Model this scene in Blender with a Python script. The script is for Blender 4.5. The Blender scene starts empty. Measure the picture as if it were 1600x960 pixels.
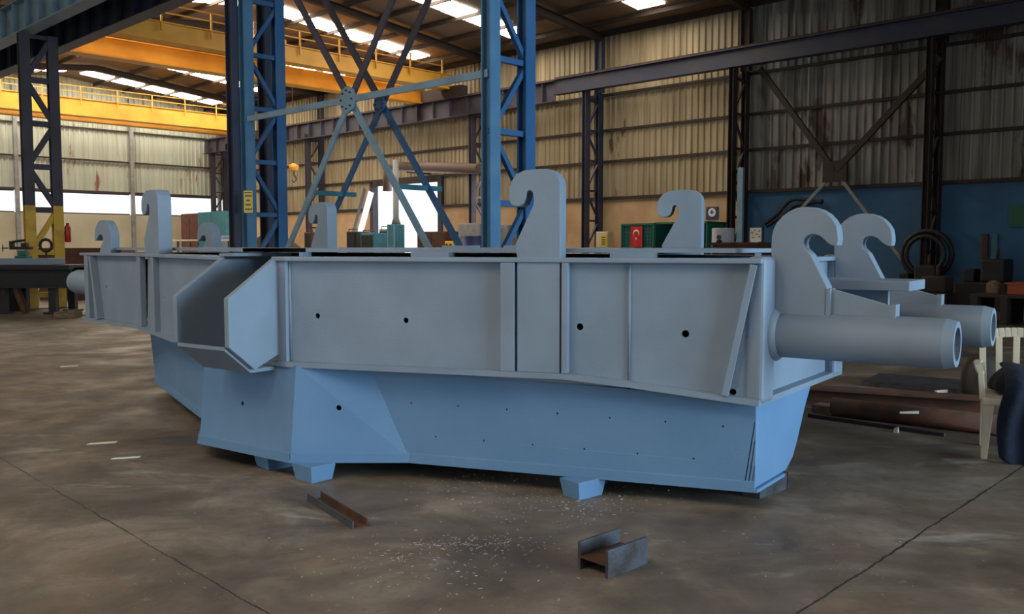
import bpy, bmesh, math, random
from mathutils import Vector, Matrix
random.seed(7)
C = bpy.context.scene.collection
R = math.radians

# ------------------------------------------------------------------ camera, world, lights, exposure
F, CAMH, PITCH = 1400.0, 1.55, math.atan(95.0 / 1400.0)
cam = bpy.data.cameras.new('camera'); cam.lens = 31.5; cam.sensor_width = 36; cam.clip_end = 300
co = bpy.data.objects.new('camera', cam); C.objects.link(co)
co.location = (0, 0, CAMH); co.rotation_euler = (math.pi / 2 - PITCH, 0, 0)
bpy.context.scene.camera = co
vs = bpy.context.scene.view_settings
vs.view_transform = 'Standard'; vs.look = 'None'; vs.gamma = 1; vs.use_curve_mapping = False
vs.exposure = 0.0
w = bpy.data.worlds.new('sky'); bpy.context.scene.world = w; w.use_nodes = True
w.node_tree.nodes['Background'].inputs[0].default_value = (0.86, 0.93, 1.0, 1)
w.node_tree.nodes['Background'].inputs[1].default_value = 1.7

BROT = R(46)                      # the hall's axes: local x = v (towards the right wall), local y = u (towards the far end wall)
def bl(v, u, z=0.0):
    return Matrix.Rotation(BROT, 3, 'Z') @ Vector((v, u, z))

def area(name, v, u, z, sx, sy, power, col, direction):
    l = bpy.data.lights.new(name, 'AREA'); l.shape = 'RECTANGLE'; l.size = sx; l.size_y = sy
    l.energy = power; l.color = col
    o = bpy.data.objects.new(name, l); C.objects.link(o)
    o.location = bl(v, u, z)
    d = Matrix.Rotation(BROT, 3, 'Z') @ Vector(direction)
    o.rotation_euler = d.to_track_quat('-Z', 'Y').to_euler()
    return o
# daylight coming in through the tall doorway in the end wall behind and to the right of the viewer
area('daylight_doorway', 8.0, -10.6, 3.0, 9.0, 5.6, 1120, (0.58, 0.82, 1.0), (-0.3, 1, -0.04)).data.spread = R(115)
# daylight through the side doorway behind the viewer
area('daylight_side_doorway', -8.4, 6.0, 2.8, 9.0, 4.6, 60, (0.42, 0.72, 1.0), (1, 0.0, -0.02))
# daylight through the gate in the long wall
area('daylight_gate', 25.3, 27.8, 2.3, 5.0, 3.8, 260, (0.9, 0.95, 1.0), (-1, 0, -0.1))

# ------------------------------------------------------------------ helpers
def ray(px, py):
    dx = (px - 800) / F; up = -(py - 480) / F
    c, s = math.cos(PITCH), math.sin(PITCH)
    return Vector((dx, c + s * up, -s + c * up))
def atz(px, py, z):
    r = ray(px, py); t = (z - CAMH) / r.z
    return Vector((r.x * t, r.y * t, z))
VX, VY = math.cos(BROT), math.sin(BROT)
UX, UY = -math.sin(BROT), math.cos(BROT)
def on_v(px, py, v):              # where the sight line meets the vertical plane v -> (u, z)
    r = ray(px, py); t = v / (r.x * VX + r.y * VY)
    return t * (r.x * UX + r.y * UY), CAMH + r.z * t
def on_u(px, py, u):
    r = ray(px, py); t = u / (r.x * UX + r.y * UY)
    return t * (r.x * VX + r.y * VY), CAMH + r.z * t

def tag(o, label=None, cat=None, group=None, kind=None):
    if label: o['label'] = label
    if cat: o['category'] = cat
    if group: o['group'] = group
    if kind: o['kind'] = kind
    return o
def thing(name, label, cat, loc=(0, 0, 0), rotz=0.0, group=None):
    o = bpy.data.objects.new(name, None); C.objects.link(o)
    o.empty_display_size = 0.1
    o.location = loc; o.rotation_euler = (0, 0, rotz)
    return tag(o, label, cat, group)
def copy_tree(o, parent=None):
    c = o.copy(); C.objects.link(c)
    if parent: c.parent = parent
    for ch in list(o.children): copy_tree(ch, c)
    return c

class MB:
    def __init__(s): s.bm = bmesh.new()
    def face(s, pts):
        vs_ = [s.bm.verts.new(p) for p in pts]
        return s.bm.faces.new(vs_)
    def hexa(s, b, t):            # four bottom and four top points
        n = len(b)
        vb = [s.bm.verts.new(p) for p in b]; vt = [s.bm.verts.new(p) for p in t]
        s.bm.faces.new(vb[::-1]); s.bm.faces.new(vt)
        for i in range(n):
            j = (i + 1) % n
            s.bm.faces.new((vb[i], vb[j], vt[j], vt[i]))
    def box(s, x0, y0, z0, x1, y1, z1):
        s.hexa([(x0, y0, z0), (x1, y0, z0), (x1, y1, z0), (x0, y1, z0)],
               [(x0, y0, z1), (x1, y0, z1), (x1, y1, z1), (x0, y1, z1)])
    def prism(s, poly, z0, z1):   # vertical prism over a plan polygon, z0/z1 numbers or functions
        f0 = z0 if callable(z0) else (lambda p: z0); f1 = z1 if callable(z1) else (lambda p: z1)
        s.hexa([(p[0], p[1], f0(p)) for p in poly], [(p[0], p[1], f1(p)) for p in poly])
    def plate(s, prof, o, ax, n, t):   # profile of (x, z) drawn on a vertical plane: origin o, x axis ax, thickness t along n
        o = Vector(o); ax = Vector(ax); n = Vector(n)
        a = [o + ax * x + Vector((0, 0, z)) for x, z in prof]
        b = [p + n * t for p in a]
        s.hexa(a, b)
    def bar(s, p0, p1, w_, h_, up=(0, 0, 1)):
        p0 = Vector(p0); p1 = Vector(p1); d = (p1 - p0).normalized(); up = Vector(up)
        if abs(d.dot(up)) > 0.99: up = Vector((1, 0, 0))
        sx = d.cross(up).normalized(); sz = sx.cross(d).normalized()
        q = [(-w_/2, -h_/2), (w_/2, -h_/2), (w_/2, h_/2), (-w_/2, h_/2)]
        s.hexa([p0 + sx * a + sz * b for a, b in q], [p1 + sx * a + sz * b for a, b in q])
    def ibeam(s, p0, p1, w_, h_, t=0.02, up=(0, 0, 1)):
        p0 = Vector(p0); p1 = Vector(p1); d = (p1 - p0).normalized(); up = Vector(up)
        if abs(d.dot(up)) > 0.99: up = Vector((1, 0, 0))
        sx = d.cross(up).normalized(); sz = sx.cross(d).normalized()
        a, b, e = w_/2, h_/2, t/2
        q = [(-a, -b), (a, -b), (a, -b + t), (e, -b + t), (e, b - t), (a, b - t), (a, b), (-a, b), (-a, b - t), (-e, b - t), (-e, -b + t), (-a, -b + t)]
        s.hexa([p0 + sx * x + sz * y for x, y in q], [p1 + sx * x + sz * y for x, y in q])
    def tube(s, pts, r, n=12, cap=True):
        pts = [Vector(p) for p in pts]; rs = r if isinstance(r, (list, tuple)) else [r] * len(pts)
        rings = []; prev = None
        for i, p in enumerate(pts):
            d = (pts[min(i + 1, len(pts) - 1)] - pts[max(i - 1, 0)]).normalized()
            if prev is None:
                ref = Vector((0, 0, 1)) if abs(d.z) < 0.9 else Vector((1, 0, 0))
                prev = d.cross(ref).normalized()
            sx = (prev - d * prev.dot(d)).normalized(); prev = sx; sy = d.cross(sx)
            rings.append([s.bm.verts.new(p + sx * rs[i] * math.cos(2 * math.pi * k / n) + sy * rs[i] * math.sin(2 * math.pi * k / n)) for k in range(n)])
        for i in range(len(rings) - 1):
            for k in range(n):
                s.bm.faces.new((rings[i][k], rings[i][(k + 1) % n], rings[i + 1][(k + 1) % n], rings[i + 1][k])).smooth = True
        if cap: s.bm.faces.new(rings[0][::-1]); s.bm.faces.new(rings[-1])
    def lathe(s, prof, c=(0, 0, 0), n=24, axis=None, sharp=False):   # (r, h) pairs round a vertical axis (or `axis`)
        c = Vector(c); az = Vector(axis).normalized() if axis else Vector((0, 0, 1))
        ref = Vector((1, 0, 0)) if abs(az.x) < 0.9 else Vector((0, 1, 0))
        sx = az.cross(ref).normalized(); sy = az.cross(sx)
        if sharp:
            q = [prof[0]]
            for p_ in prof[1:-1]: q += [p_, p_]
            prof = q + [prof[-1]]
        rings = [[s.bm.verts.new(c + az * h + (sx * math.cos(2*math.pi*k/n) + sy * math.sin(2*math.pi*k/n)) * max(r, 1e-4)) for k in range(n)] for r, h in prof]
        for i in range(len(rings) - 1):
            if sharp and i % 2: continue
            for k in range(n):
                s.bm.faces.new((rings[i][k], rings[i][(k+1) % n], rings[i+1][(k+1) % n], rings[i+1][k])).smooth = True
        s.bm.faces.new(rings[0][::-1]); s.bm.faces.new(rings[-1])
    def add(s, other):
        me = bpy.data.meshes.new('t'); other.bm.to_mesh(me); s.bm.from_mesh(me); bpy.data.meshes.remove(me)
    def cut(s, cutter):           # boolean difference through temporary objects
        me = bpy.data.meshes.new('a'); bmesh.ops.recalc_face_normals(s.bm, faces=s.bm.faces); s.bm.to_mesh(me)
        mc = bpy.data.meshes.new('b'); bmesh.ops.recalc_face_normals(cutter.bm, faces=cutter.bm.faces); cutter.bm.to_mesh(mc)
        a = bpy.data.objects.new('a', me); b = bpy.data.objects.new('b', mc); C.objects.link(a); C.objects.link(b)
        m = a.modifiers.new('b', 'BOOLEAN'); m.object = b; m.operation = 'DIFFERENCE'; m.solver = 'EXACT'
        dg = bpy.context.evaluated_depsgraph_get()
        ev = bpy.data.meshes.new_from_object(a.evaluated_get(dg))
        s.bm.free(); s.bm = bmesh.new(); s.bm.from_mesh(ev)
        for o in (a, b): bpy.data.objects.remove(o)
        for x in (me, mc, ev): bpy.data.meshes.remove(x)
    def build(s, name, mat, parent=None, bevel=0.0, loc=None, rotz=None, seg=2):
        me = bpy.data.meshes.new(name); bmesh.ops.recalc_face_normals(s.bm, faces=s.bm.faces)
        s.bm.to_mesh(me); s.bm.free()
        me.materials.append(mat)
        o = bpy.data.objects.new(name, me); C.objects.link(o)
        if parent: o.parent = parent
        if loc is not None: o.location = loc
        if rotz is not None: o.rotation_euler = (0, 0, rotz)
        if bevel:
            b = o.modifiers.new('bevel', 'BEVEL'); b.width = bevel; b.segments = seg; b.limit_method = 'ANGLE'; b.angle_limit = R(40)
        return o

# ------------------------------------------------------------------ materials
def mat(name, col, rough=0.6, metal=0.0, col2=None, scale=4.0, lo=0.4, hi=0.65, bump=0.0, bscale=60, detail=6, stretch=None, emit=None, estr=0.0):
    m = bpy.data.materials.new(name); m.use_nodes = True; nt = m.node_tree; N = nt.nodes; L = nt.links
    b = N['Principled BSDF']; b.inputs['Roughness'].default_value = rough; b.inputs['Metallic'].default_value = metal
    b.inputs['Base Color'].default_value = (*col, 1)
    tc = N.new('ShaderNodeTexCoord'); src = tc.outputs['Object']
    if stretch:
        mp = N.new('ShaderNodeMapping'); mp.inputs['Scale'].default_value = stretch; L.new(src, mp.inputs[0]); src = mp.outputs[0]
    if col2:
        n = N.new('ShaderNodeTexNoise'); n.inputs['Scale'].default_value = scale; n.inputs['Detail'].default_value = detail; L.new(src, n.inputs['Vector'])
        r = N.new('ShaderNodeValToRGB'); r.color_ramp.elements[0].position = lo; r.color_ramp.elements[1].position = hi
        r.color_ramp.elements[0].color = (*col, 1); r.color_ramp.elements[1].color = (*col2, 1)
        L.new(n.outputs['Fac'], r.inputs[0]); L.new(r.outputs[0], b.inputs['Base Color'])
    if bump:
        n2 = N.new('ShaderNodeTexNoise'); n2.inputs['Scale'].default_value = bscale; L.new(tc.outputs['Object'], n2.inputs['Vector'])
        bp = N.new('ShaderNodeBump'); bp.inputs['Strength'].default_value = bump; bp.inputs['Distance'].default_value = 0.01
        L.new(n2.outputs['Fac'], bp.inputs['Height']); L.new(bp.outputs[0], b.inputs['Normal'])
    if emit:
        b.inputs['Emission Color'].default_value = (*emit, 1); b.inputs['Emission Strength'].default_value = estr
    return m

M = {}
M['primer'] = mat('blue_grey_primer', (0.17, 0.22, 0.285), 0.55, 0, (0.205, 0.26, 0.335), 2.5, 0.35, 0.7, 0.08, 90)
M['hull'] = mat('blue_hull_tone', (0.10, 0.205, 0.355), 0.55, 0, (0.125, 0.235, 0.395), 2.0, 0.35, 0.7, 0.08, 90)  # bluer base colour than the upper box, for hull and support blocks
M['hole'] = mat('dark_gap', (0.012, 0.012, 0.014), 0.9)
M['navy'] = mat('navy_steel_paint', (0.022, 0.030, 0.065), 0.5, 0, (0.05, 0.04, 0.05), 2, 0.45, 0.75)
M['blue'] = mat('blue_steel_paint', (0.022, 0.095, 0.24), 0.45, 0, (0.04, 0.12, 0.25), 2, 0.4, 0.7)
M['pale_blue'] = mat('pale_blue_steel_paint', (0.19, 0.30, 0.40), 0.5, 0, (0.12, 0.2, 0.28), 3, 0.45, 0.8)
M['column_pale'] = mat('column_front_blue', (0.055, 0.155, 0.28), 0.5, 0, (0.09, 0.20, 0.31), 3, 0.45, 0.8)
M['violet'] = mat('violet_grey_steel', (0.055, 0.048, 0.075), 0.6, 0, (0.04, 0.035, 0.045), 2, 0.4, 0.7)
M['brown'] = mat('dark_brown_steel', (0.028, 0.020, 0.017), 0.75, 0, (0.05, 0.025, 0.016), 3, 0.45, 0.7)
M['yellow'] = mat('yellow_crane_paint', (0.78, 0.41, 0.05), 0.5, 0, (0.62, 0.29, 0.03), 1.2, 0.35, 0.75)
M['yellow_post'] = mat('yellow_post_paint', (0.62, 0.38, 0.03), 0.5, 0, (0.40, 0.22, 0.03), 3, 0.5, 0.75)
M['rust'] = mat('rusty_steel', (0.10, 0.035, 0.016), 0.85, 0.1, (0.04, 0.025, 0.02), 6, 0.4, 0.65, 0.2, 80)
M['mill'] = mat('dull_mill_steel', (0.075, 0.08, 0.10), 0.5, 0.4, (0.045, 0.035, 0.032), 9, 0.4, 0.7, 0.15, 70)
M['black'] = mat('blackened_steel', (0.013, 0.014, 0.019), 0.6, 0.2, (0.024, 0.02, 0.019), 3, 0.4, 0.7)
M['white_plastic'] = mat('white_plastic', (0.58, 0.52, 0.40), 0.4)
M['silver'] = mat('bright_swarf', (0.55, 0.53, 0.5), 0.45, 0.4, (0.25, 0.22, 0.2), 30, 0.5, 0.6)
M['bright'] = mat('bright_sheet', (0.7, 0.72, 0.75), 0.35, 0.3)
M['paper'] = mat('pale_scrap', (0.65, 0.62, 0.55), 0.8)
M['teal'] = mat('teal_paint', (0.03, 0.15, 0.20), 0.55, 0, (0.04, 0.19, 0.24), 3)
M['greensteel'] = mat('green_paint', (0.012, 0.12, 0.085), 0.5)
M['rustred'] = mat('rust_red_sheet', (0.13, 0.045, 0.028), 0.8, 0, (0.08, 0.03, 0.02), 3)
M['greysheet'] = mat('grey_sheet', (0.26, 0.26, 0.26), 0.6, 0, (0.18, 0.18, 0.19), 3)
M['wood'] = mat('weathered_wood', (0.20, 0.13, 0.08), 0.85, 0, (0.12, 0.08, 0.05), 5, 0.4, 0.6, stretch=(1, 8, 8))
M['navycloth'] = mat('navy_cloth', (0.006, 0.009, 0.024), 0.95, 0, (0.009, 0.018, 0.045), 7, 0.45, 0.7, 0.6, 25)
M['blackcloth'] = mat('black_cloth', (0.006, 0.006, 0.009), 0.95, 0, (0.012, 0.012, 0.016), 7, 0.45, 0.7, 0.6, 25)
M['skylight'] = mat('skylight_sheet', (0.9, 0.9, 0.9), 0.6, emit=(1.0, 0.89, 0.72), estr=19.0)
M['roof'] = None

def siding_mat(name, c1, c2, rust, rust_lo=0.62, z_dim=None):
    m = bpy.data.materials.new(name); m.use_nodes = True; N = m.node_tree.nodes; L = m.node_tree.links
    b = N['Principled BSDF']; b.inputs['Roughness'].default_value = 0.55
    tc = N.new('ShaderNodeTexCoord')
    mp = N.new('ShaderNodeMapping'); mp.inputs['Scale'].default_value = (2.2, 2.2, 0.12); L.new(tc.outputs['Object'], mp.inputs[0])
    n = N.new('ShaderNodeTexNoise'); n.inputs['Scale'].default_value = 1.6; n.inputs['Detail'].default_value = 5; L.new(mp.outputs[0], n.inputs['Vector'])
    r = N.new('ShaderNodeValToRGB'); r.color_ramp.elements[0].position = 0.35; r.color_ramp.elements[1].position = 0.65
    r.color_ramp.elements[0].color = (*c1, 1); r.color_ramp.elements[1].color = (*c2, 1); L.new(n.outputs['Fac'], r.inputs[0])
    mp2 = N.new('ShaderNodeMapping'); mp2.inputs['Scale'].default_value = (1.6, 1.6, 0.45); L.new(tc.outputs['Object'], mp2.inputs[0])
    n2 = N.new('ShaderNodeTexNoise'); n2.inputs['Scale'].default_value = 0.55; n2.inputs['Detail'].default_value = 9; n2.inputs['Roughness'].default_value = 0.65
    L.new(mp2.outputs[0], n2.inputs['Vector'])
    r2 = N.new('ShaderNodeValToRGB'); r2.color_ramp.elements[0].position = rust_lo; r2.color_ramp.elements[1].position = rust_lo + 0.05
    r2.color_ramp.elements[0].color = (0, 0, 0, 1); r2.color_ramp.elements[1].color = (1, 1, 1, 1); L.new(n2.outputs['Fac'], r2.inputs[0])
    mx = N.new('ShaderNodeMix'); mx.data_type = 'RGBA'; L.new(r2.outputs[0], mx.inputs[0]); L.new(r.outputs[0], mx.inputs[6]); mx.inputs[7].default_value = (*rust, 1)
    L.new(mx.outputs[2], b.inputs['Base Color'])
    return m
M['siding'] = siding_mat('corrugated_siding', (0.29, 0.225, 0.135), (0.46, 0.375, 0.24), (0.10, 0.055, 0.03), 0.64)
M['siding_far'] = siding_mat('pale_corrugated_siding', (0.37, 0.40, 0.335), (0.47, 0.50, 0.43), (0.22, 0.09, 0.05), 0.60)
M['siding_dark'] = siding_mat('dim_corrugated_siding', (0.10, 0.095, 0.085), (0.34, 0.325, 0.30), (0.07, 0.04, 0.03), 0.56)  # darker siding copy; the wall end's weak light is put into the colour

M['block_tan'] = mat('tan_masonry', (0.55, 0.37, 0.21), 0.9, 0, (0.40, 0.23, 0.11), 0.8, 0.45, 0.75, 0.3, 20)
M['block_pale'] = mat('pale_masonry', (0.47, 0.44, 0.33), 0.9, 0, (0.38, 0.34, 0.25), 0.8, 0.4, 0.75, 0.3, 20)
M['block_blue'] = mat('dark_blue_masonry', (0.05, 0.15, 0.30), 0.85, 0, (0.04, 0.10, 0.19), 0.8, 0.4, 0.75, 0.3, 20)
M['roofsheet'] = mat('brown_roof_sheet', (0.20, 0.14, 0.095), 0.7, 0, (0.13, 0.075, 0.045), 0.5, 0.4, 0.7)

# oil-stained concrete floor with two cracked joints
def floor_mat():
    m = bpy.data.materials.new('stained_concrete'); m.use_nodes = True; N = m.node_tree.nodes; L = m.node_tree.links
    b = N['Principled BSDF']; tc = N.new('ShaderNodeTexCoord'); P = tc.outputs['Object']
    def noise(scale, detail=8, rough=0.6, vec=None, dist=0.0):
        n = N.new('ShaderNodeTexNoise'); n.inputs['Scale'].default_value = scale; n.inputs['Detail'].default_value = detail
        n.inputs['Roughness'].default_value = rough; n.inputs['Distortion'].default_value = dist; L.new(vec or P, n.inputs['Vector']); return n.outputs['Fac']
    def ramp(f, *st):
        r = N.new('ShaderNodeValToRGB'); e = r.color_ramp.elements
        while len(e) < len(st): e.new(0.5)
        for i, (p, c) in enumerate(st): e[i].position = p; e[i].color = (*c, 1)
        L.new(f, r.inputs[0]); return r.outputs[0]
    def mix(f, a, c):
        x = N.new('ShaderNodeMix'); x.data_type = 'RGBA'; L.new(f, x.inputs[0])
        L.new(a, x.inputs[6])
        if isinstance(c, tuple): x.inputs[7].default_value = (*c, 1)
        else: L.new(c, x.inputs[7])
        return x.outputs[2]
    base = ramp(noise(1.3, 12, 0.66, dist=0.6), (0.32, (0.072, 0.054, 0.040)), (0.5, (0.148, 0.115, 0.087)), (0.66, (0.25, 0.202, 0.158)))
    rot = N.new('ShaderNodeMapping'); rot.inputs['Rotation'].default_value = (0, 0, R(20)); rot.inputs['Scale'].default_value = (0.7, 1.3, 1); L.new(P, rot.inputs[0])
    c = mix(ramp(noise(1.1, 6, 0.6, rot.outputs[0], 1.0), (0.46, (0, 0, 0)), (0.68, (0.85, 0.85, 0.85))), base, (0.075, 0.06, 0.05))
    c = mix(ramp(noise(0.9, 7, 0.6, dist=0.8), (0.56, (0, 0, 0)), (0.74, (0.55, 0.55, 0.55))), c, (0.20, 0.12, 0.06))
    st = N.new('ShaderNodeMapping'); st.inputs['Rotation'].default_value = (0, 0, R(-10)); st.inputs['Scale'].default_value = (0.8, 1.9, 1); st.inputs['Location'].default_value = (3.1, 1.2, 0); L.new(P, st.inputs[0])
    c = mix(ramp(noise(1.0, 6, 0.65, st.outputs[0], 0.5), (0.60, (0, 0, 0)), (0.74, (0.6, 0.6, 0.6))), c, (0.46, 0.45, 0.41))
    c = mix(ramp(noise(9, 6, 0.75), (0.55, (0, 0, 0)), (0.70, (0.55, 0.55, 0.55))), c, (0.06, 0.048, 0.04))
    c = mix(ramp(noise(11, 6, 0.75, dist=.3), (0.62, (0, 0, 0)), (0.74, (0.5, 0.5, 0.5))), c, (0.38, 0.35, 0.30))
    sep = N.new('ShaderNodeSeparateXYZ'); L.new(P, sep.inputs[0])
    def M_(op, a, b_=None):
        x = N.new('ShaderNodeMath'); x.operation = op
        for i, s_ in enumerate((a, b_)):
            if s_ is None: continue
            if isinstance(s_, (int, float)): x.inputs[i].default_value = s_
            else: L.new(s_, x.inputs[i])
        return x.outputs[0]
    wob = M_('MULTIPLY', M_('SUBTRACT', noise(5, 6, 0.7), 0.5), 0.05)
    for p, q, wd in ((atz(50, 745, 0), atz(290, 885, 0), 0.0042), (atz(1585, 738, 0), atz(1330, 905, 0), 0.0065)):
        d = (q - p).normalized(); nx, ny = -d.y, d.x; c0 = nx * p.x + ny * p.y
        dist = M_('ABSOLUTE', M_('ADD', M_('SUBTRACT', M_('ADD', M_('MULTIPLY', sep.outputs[0], nx), M_('MULTIPLY', sep.outputs[1], ny)), c0), wob))
        mask = M_('LESS_THAN', dist, M_('MULTIPLY', noise(2.3, 4, 0.6), wd * 2))
        c = mix(mask, c, (0.03, 0.024, 0.02))
    L.new(c, b.inputs['Base Color'])
    L.new(ramp(noise(1.3, 6, 0.6), (0.35, (0.42, 0.42, 0.42)), (0.65, (0.75, 0.75, 0.75))), b.inputs['Roughness'])
    bp = N.new('ShaderNodeBump'); bp.inputs['Strength'].default_value = 0.25; bp.inputs['Distance'].default_value = 0.01
    L.new(noise(25, 8, 0.7), bp.inputs['Height']); L.new(bp.outputs[0], b.inputs['Normal'])
    return m
M['floor'] = floor_mat()

# ------------------------------------------------------------------ the hall
VW, UE, U0, V0 = 25.6, 47.8, -12.0, -9.0      # long right wall, far end wall, near end wall, long left wall
EAVE, RIDGE, ZB = 9.15, 10.05, 3.2
def struct(o): o['kind'] = 'structure'; return o
m = MB(); m.face([(V0 - .3, U0 - .3, 0), (VW + .3, U0 - .3, 0), (VW + .3, UE + .3, 0), (V0 - .3, UE + .3, 0)])
bmesh.ops.rotate(m.bm, verts=m.bm.verts, cent=(0, 0, 0), matrix=Matrix.Rotation(BROT, 3, 'Z'))
struct(m.build('floor', M['floor']))

def roof_z(v):
    if v > 8.3: return EAVE + (RIDGE - EAVE) * (1 - abs(v - 16.95) / 8.65)
    return EAVE + (RIDGE - EAVE) * (1 - abs(v + 0.35) / 8.65)
m = MB()
vs_r = [V0 - .3, -0.35, 8.3, 16.95, VW + .3]
for a, b in zip(vs_r, vs_r[1:]):
    m.hexa([(a, U0 - .3, roof_z(a)), (b, U0 - .3, roof_z(b)), (b, UE + .3, roof_z(b)), (a, UE + .3, roof_z(a))],
           [(a, U0 - .3, roof_z(a) + .12), (b, U0 - .3, roof_z(b) + .12), (b, UE + .3, roof_z(b) + .12), (a, UE + .3, roof_z(a) + .12)])
ceil = struct(m.build('ceiling', M['roofsheet'], rotz=BROT))

def corrugated(mb, horiz, fixed, a0, a1, z0, z1, sign, pitch=0.24, depth=0.055):
    """trapezoid sheet; horiz 'u': runs along u at v=fixed; 'v': runs along v at u=fixed; z1 number or function"""
    f1 = z1 if callable(z1) else (lambda a: z1)
    xs = []; a = a0
    while a < a1:
        for fr, d in ((0, 0), (.55, 0), (.68, 1), (.87, 1)):
            t = a + fr * pitch
            if t <= a1: xs.append((t, d * depth * sign))
        a += pitch
    xs.append((a1, 0))
    prev = None
    for t, d in xs:
        if horiz == 'u': p0, p1 = (fixed + d, t, z0), (fixed + d, t, f1(t))
        else: p0, p1 = (t, fixed + d, z0), (t, fixed + d, f1(t))
        cur = (mb.bm.verts.new(p0), mb.bm.verts.new(p1))
        if prev: mb.bm.faces.new((prev[0], cur[0], cur[1], prev[1]))
        prev = cur
# right wall: gate opening
gu0 = on_v(692, 340, VW)[0]; gu1 = on_v(586, 340, VW)[0]; GZ = on_v(640, 287, VW)[1]
UC = [8.6 + 5.76 * k for k in range(-3, 7)]      # column lines
m = MB()
corrugated(m, 'u', VW, 14.4, gu0, ZB, EAVE, -1)
corrugated(m, 'u', VW, gu0, gu1, GZ, EAVE, -1)
corrugated(m, 'u', VW, gu1, UE, ZB, EAVE, -1)
wr = struct(m.build('wall_right', M['siding'], rotz=BROT))
m = MB(); corrugated(m, 'u', VW, U0, 14.4, ZB, EAVE, -1)
m.build('dim_siding', M['siding_dark'], wr)
m = MB(); m.box(VW - .12, 14.4, 0, VW + .2, gu0, ZB); m.box(VW - .12, gu1, 0, VW + .2, UE, ZB); m.build('masonry_base', M['block_tan'], wr)
m = MB(); m.box(VW - .12, U0, 0, VW + .2, 14.4, ZB); m.build('dark_masonry_base', M['block_blue'], wr)  # near stretch of the base in a dark blue colour
m = MB()
for z in (4.55, 5.65, 6.9):
    for (a, b) in ((U0, gu0), (gu1, UE)) if z < GZ else ((U0, UE),):
        m.bar((VW - .1, a, z), (VW - .1, b, z), .07, .09)
m.bar((VW - .16, U0, ZB + .05), (VW - .16, gu0, ZB + .05), .12, .10); m.bar((VW - .16, gu1, ZB + .05), (VW - .16, UE, ZB + .05), .12, .10)
m.bar((VW - .1, U0, EAVE - .1), (VW - .1, UE, EAVE - .1), .1, .2)
m.bar((VW - .1, gu0 - .1, GZ + .1), (VW - .1, gu1 + .1, GZ + .1), .2, .25)
m.build('girt', M['brown'], wr)
# gate frame in the right wall
m = MB()
for u in (gu0, gu1): m.box(VW - .2, u - .12, 0, VW + .1, u + .12, GZ + .2)
struct(m.build('door_1', M['violet'], rotz=BROT))

# far end wall with a band of windows
m = MB()
WZ0, WZ1 = 3.2, 4.3
corrugated(m, 'v', UE, V0, VW, WZ1, lambda v: roof_z(v), -1)
wf = struct(m.build('wall_back', M['siding_far'], rotz=BROT))
m = MB(); m.box(V0, UE - .12, 0, VW, UE + .2, WZ0); m.build('masonry_base', M['block_pale'], wf)
m = MB()
for z in (5.95, 7.55): m.bar((V0, UE - .1, z), (VW, UE - .1, z), .07, .08)
m.bar((V0, UE - .1, WZ1 + .04), (VW, UE - .1, WZ1 + .04), .1, .12)
m.build('girt', M['brown'], wf)
posts_px = (25, 205, 340, -130)
pv = sorted(on_u(p, 315, UE)[0] for p in posts_px)
m = MB()
for v in pv:
    m.box(v - .09, UE - .3, 0, v + .09, UE - .12, 9.3)
m.build('mullion_post', M['greysheet'], wf)
glass = bpy.data.materials.new('dusty_window_pane'); glass.use_nodes = True
N = glass.node_tree.nodes; L = glass.node_tree.links
tr = N.new('ShaderNodeBsdfTransparent'); tl = N.new('ShaderNodeBsdfTranslucent'); ms = N.new('ShaderNodeMixShader'); ms.inputs[0].default_value = 0.35
L.new(tr.outputs[0], ms.inputs[1]); L.new(tl.outputs[0], ms.inputs[2]); L.new(ms.outputs[0], N['Material Output'].inputs[0])
wins = [V0] + pv + [VW]
wn = 0
for a, b in zip(wins, wins[1:]):
    if b - a < 0.6: continue
    wn += 1
    m = MB(); m.box(a + .09, UE + .02, WZ0, b - .09, UE + .03, WZ1)
    o = struct(m.build('window_%d' % wn, glass, rotz=BROT))
    f = MB()
    for z in (WZ0 + .03, WZ1 - .03): f.box(a + .09, UE - .02, z - .03, b - .09, UE + .05, z + .03)
    f.build('window_frame', M['brown'], o)

# near end wall and long left wall (behind the viewer) with their tall doorways
m = MB()
m.box(V0, U0 - .2, 0, 3.4, U0, EAVE); m.box(12.6, U0 - .2, 0, VW, U0, EAVE); m.box(3.4, U0 - .2, 6.0, 12.6, U0, EAVE)
m.prism([(V0, U0 - .2), (VW, U0 - .2), (VW, U0), (V0, U0)], EAVE, EAVE + .05)
struct(m.build('wall_front', M['siding_dark'], rotz=BROT))
m = MB()
m.box(V0 - .2, U0, 0, V0, 1.3, EAVE); m.box(V0 - .2, 10.7, 0, V0, UE, EAVE); m.box(V0 - .2, 1.3, 5.2, V0, 10.7, EAVE)
struct(m.build('wall_left', M['siding_far'], rotz=BROT))

# roof framing
tn = 0
m = MB()
for k in range(6):
    for v in (24.6 - k * 1.5, 9.3 + k * 1.5):
        if abs(v - 16.95) > .3: m.bar((v, U0, roof_z(v) - .09), (v, UE, roof_z(v) - .09), .07, .14)
for k in range(11):
    v = -8 + k * 1.5
    m.bar((v, U0, roof_z(v) - .09), (v, UE, roof_z(v) - .09), .07, .14)
m.build('purlin', M['brown'], ceil)
for u in UC:
    tn += 1
    m = MB()
    for a, b in ((VW - .1, 16.95), (16.95, 8.4), (8.2, -.35), (-.35, V0 + .1)):
        m.ibeam((a, u, roof_z(a) - .27), (b, u, roof_z(b) - .27), .2, .26, .03)
    struct(m.build('trim_%d' % tn, M['brown'], rotz=BROT))

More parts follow.
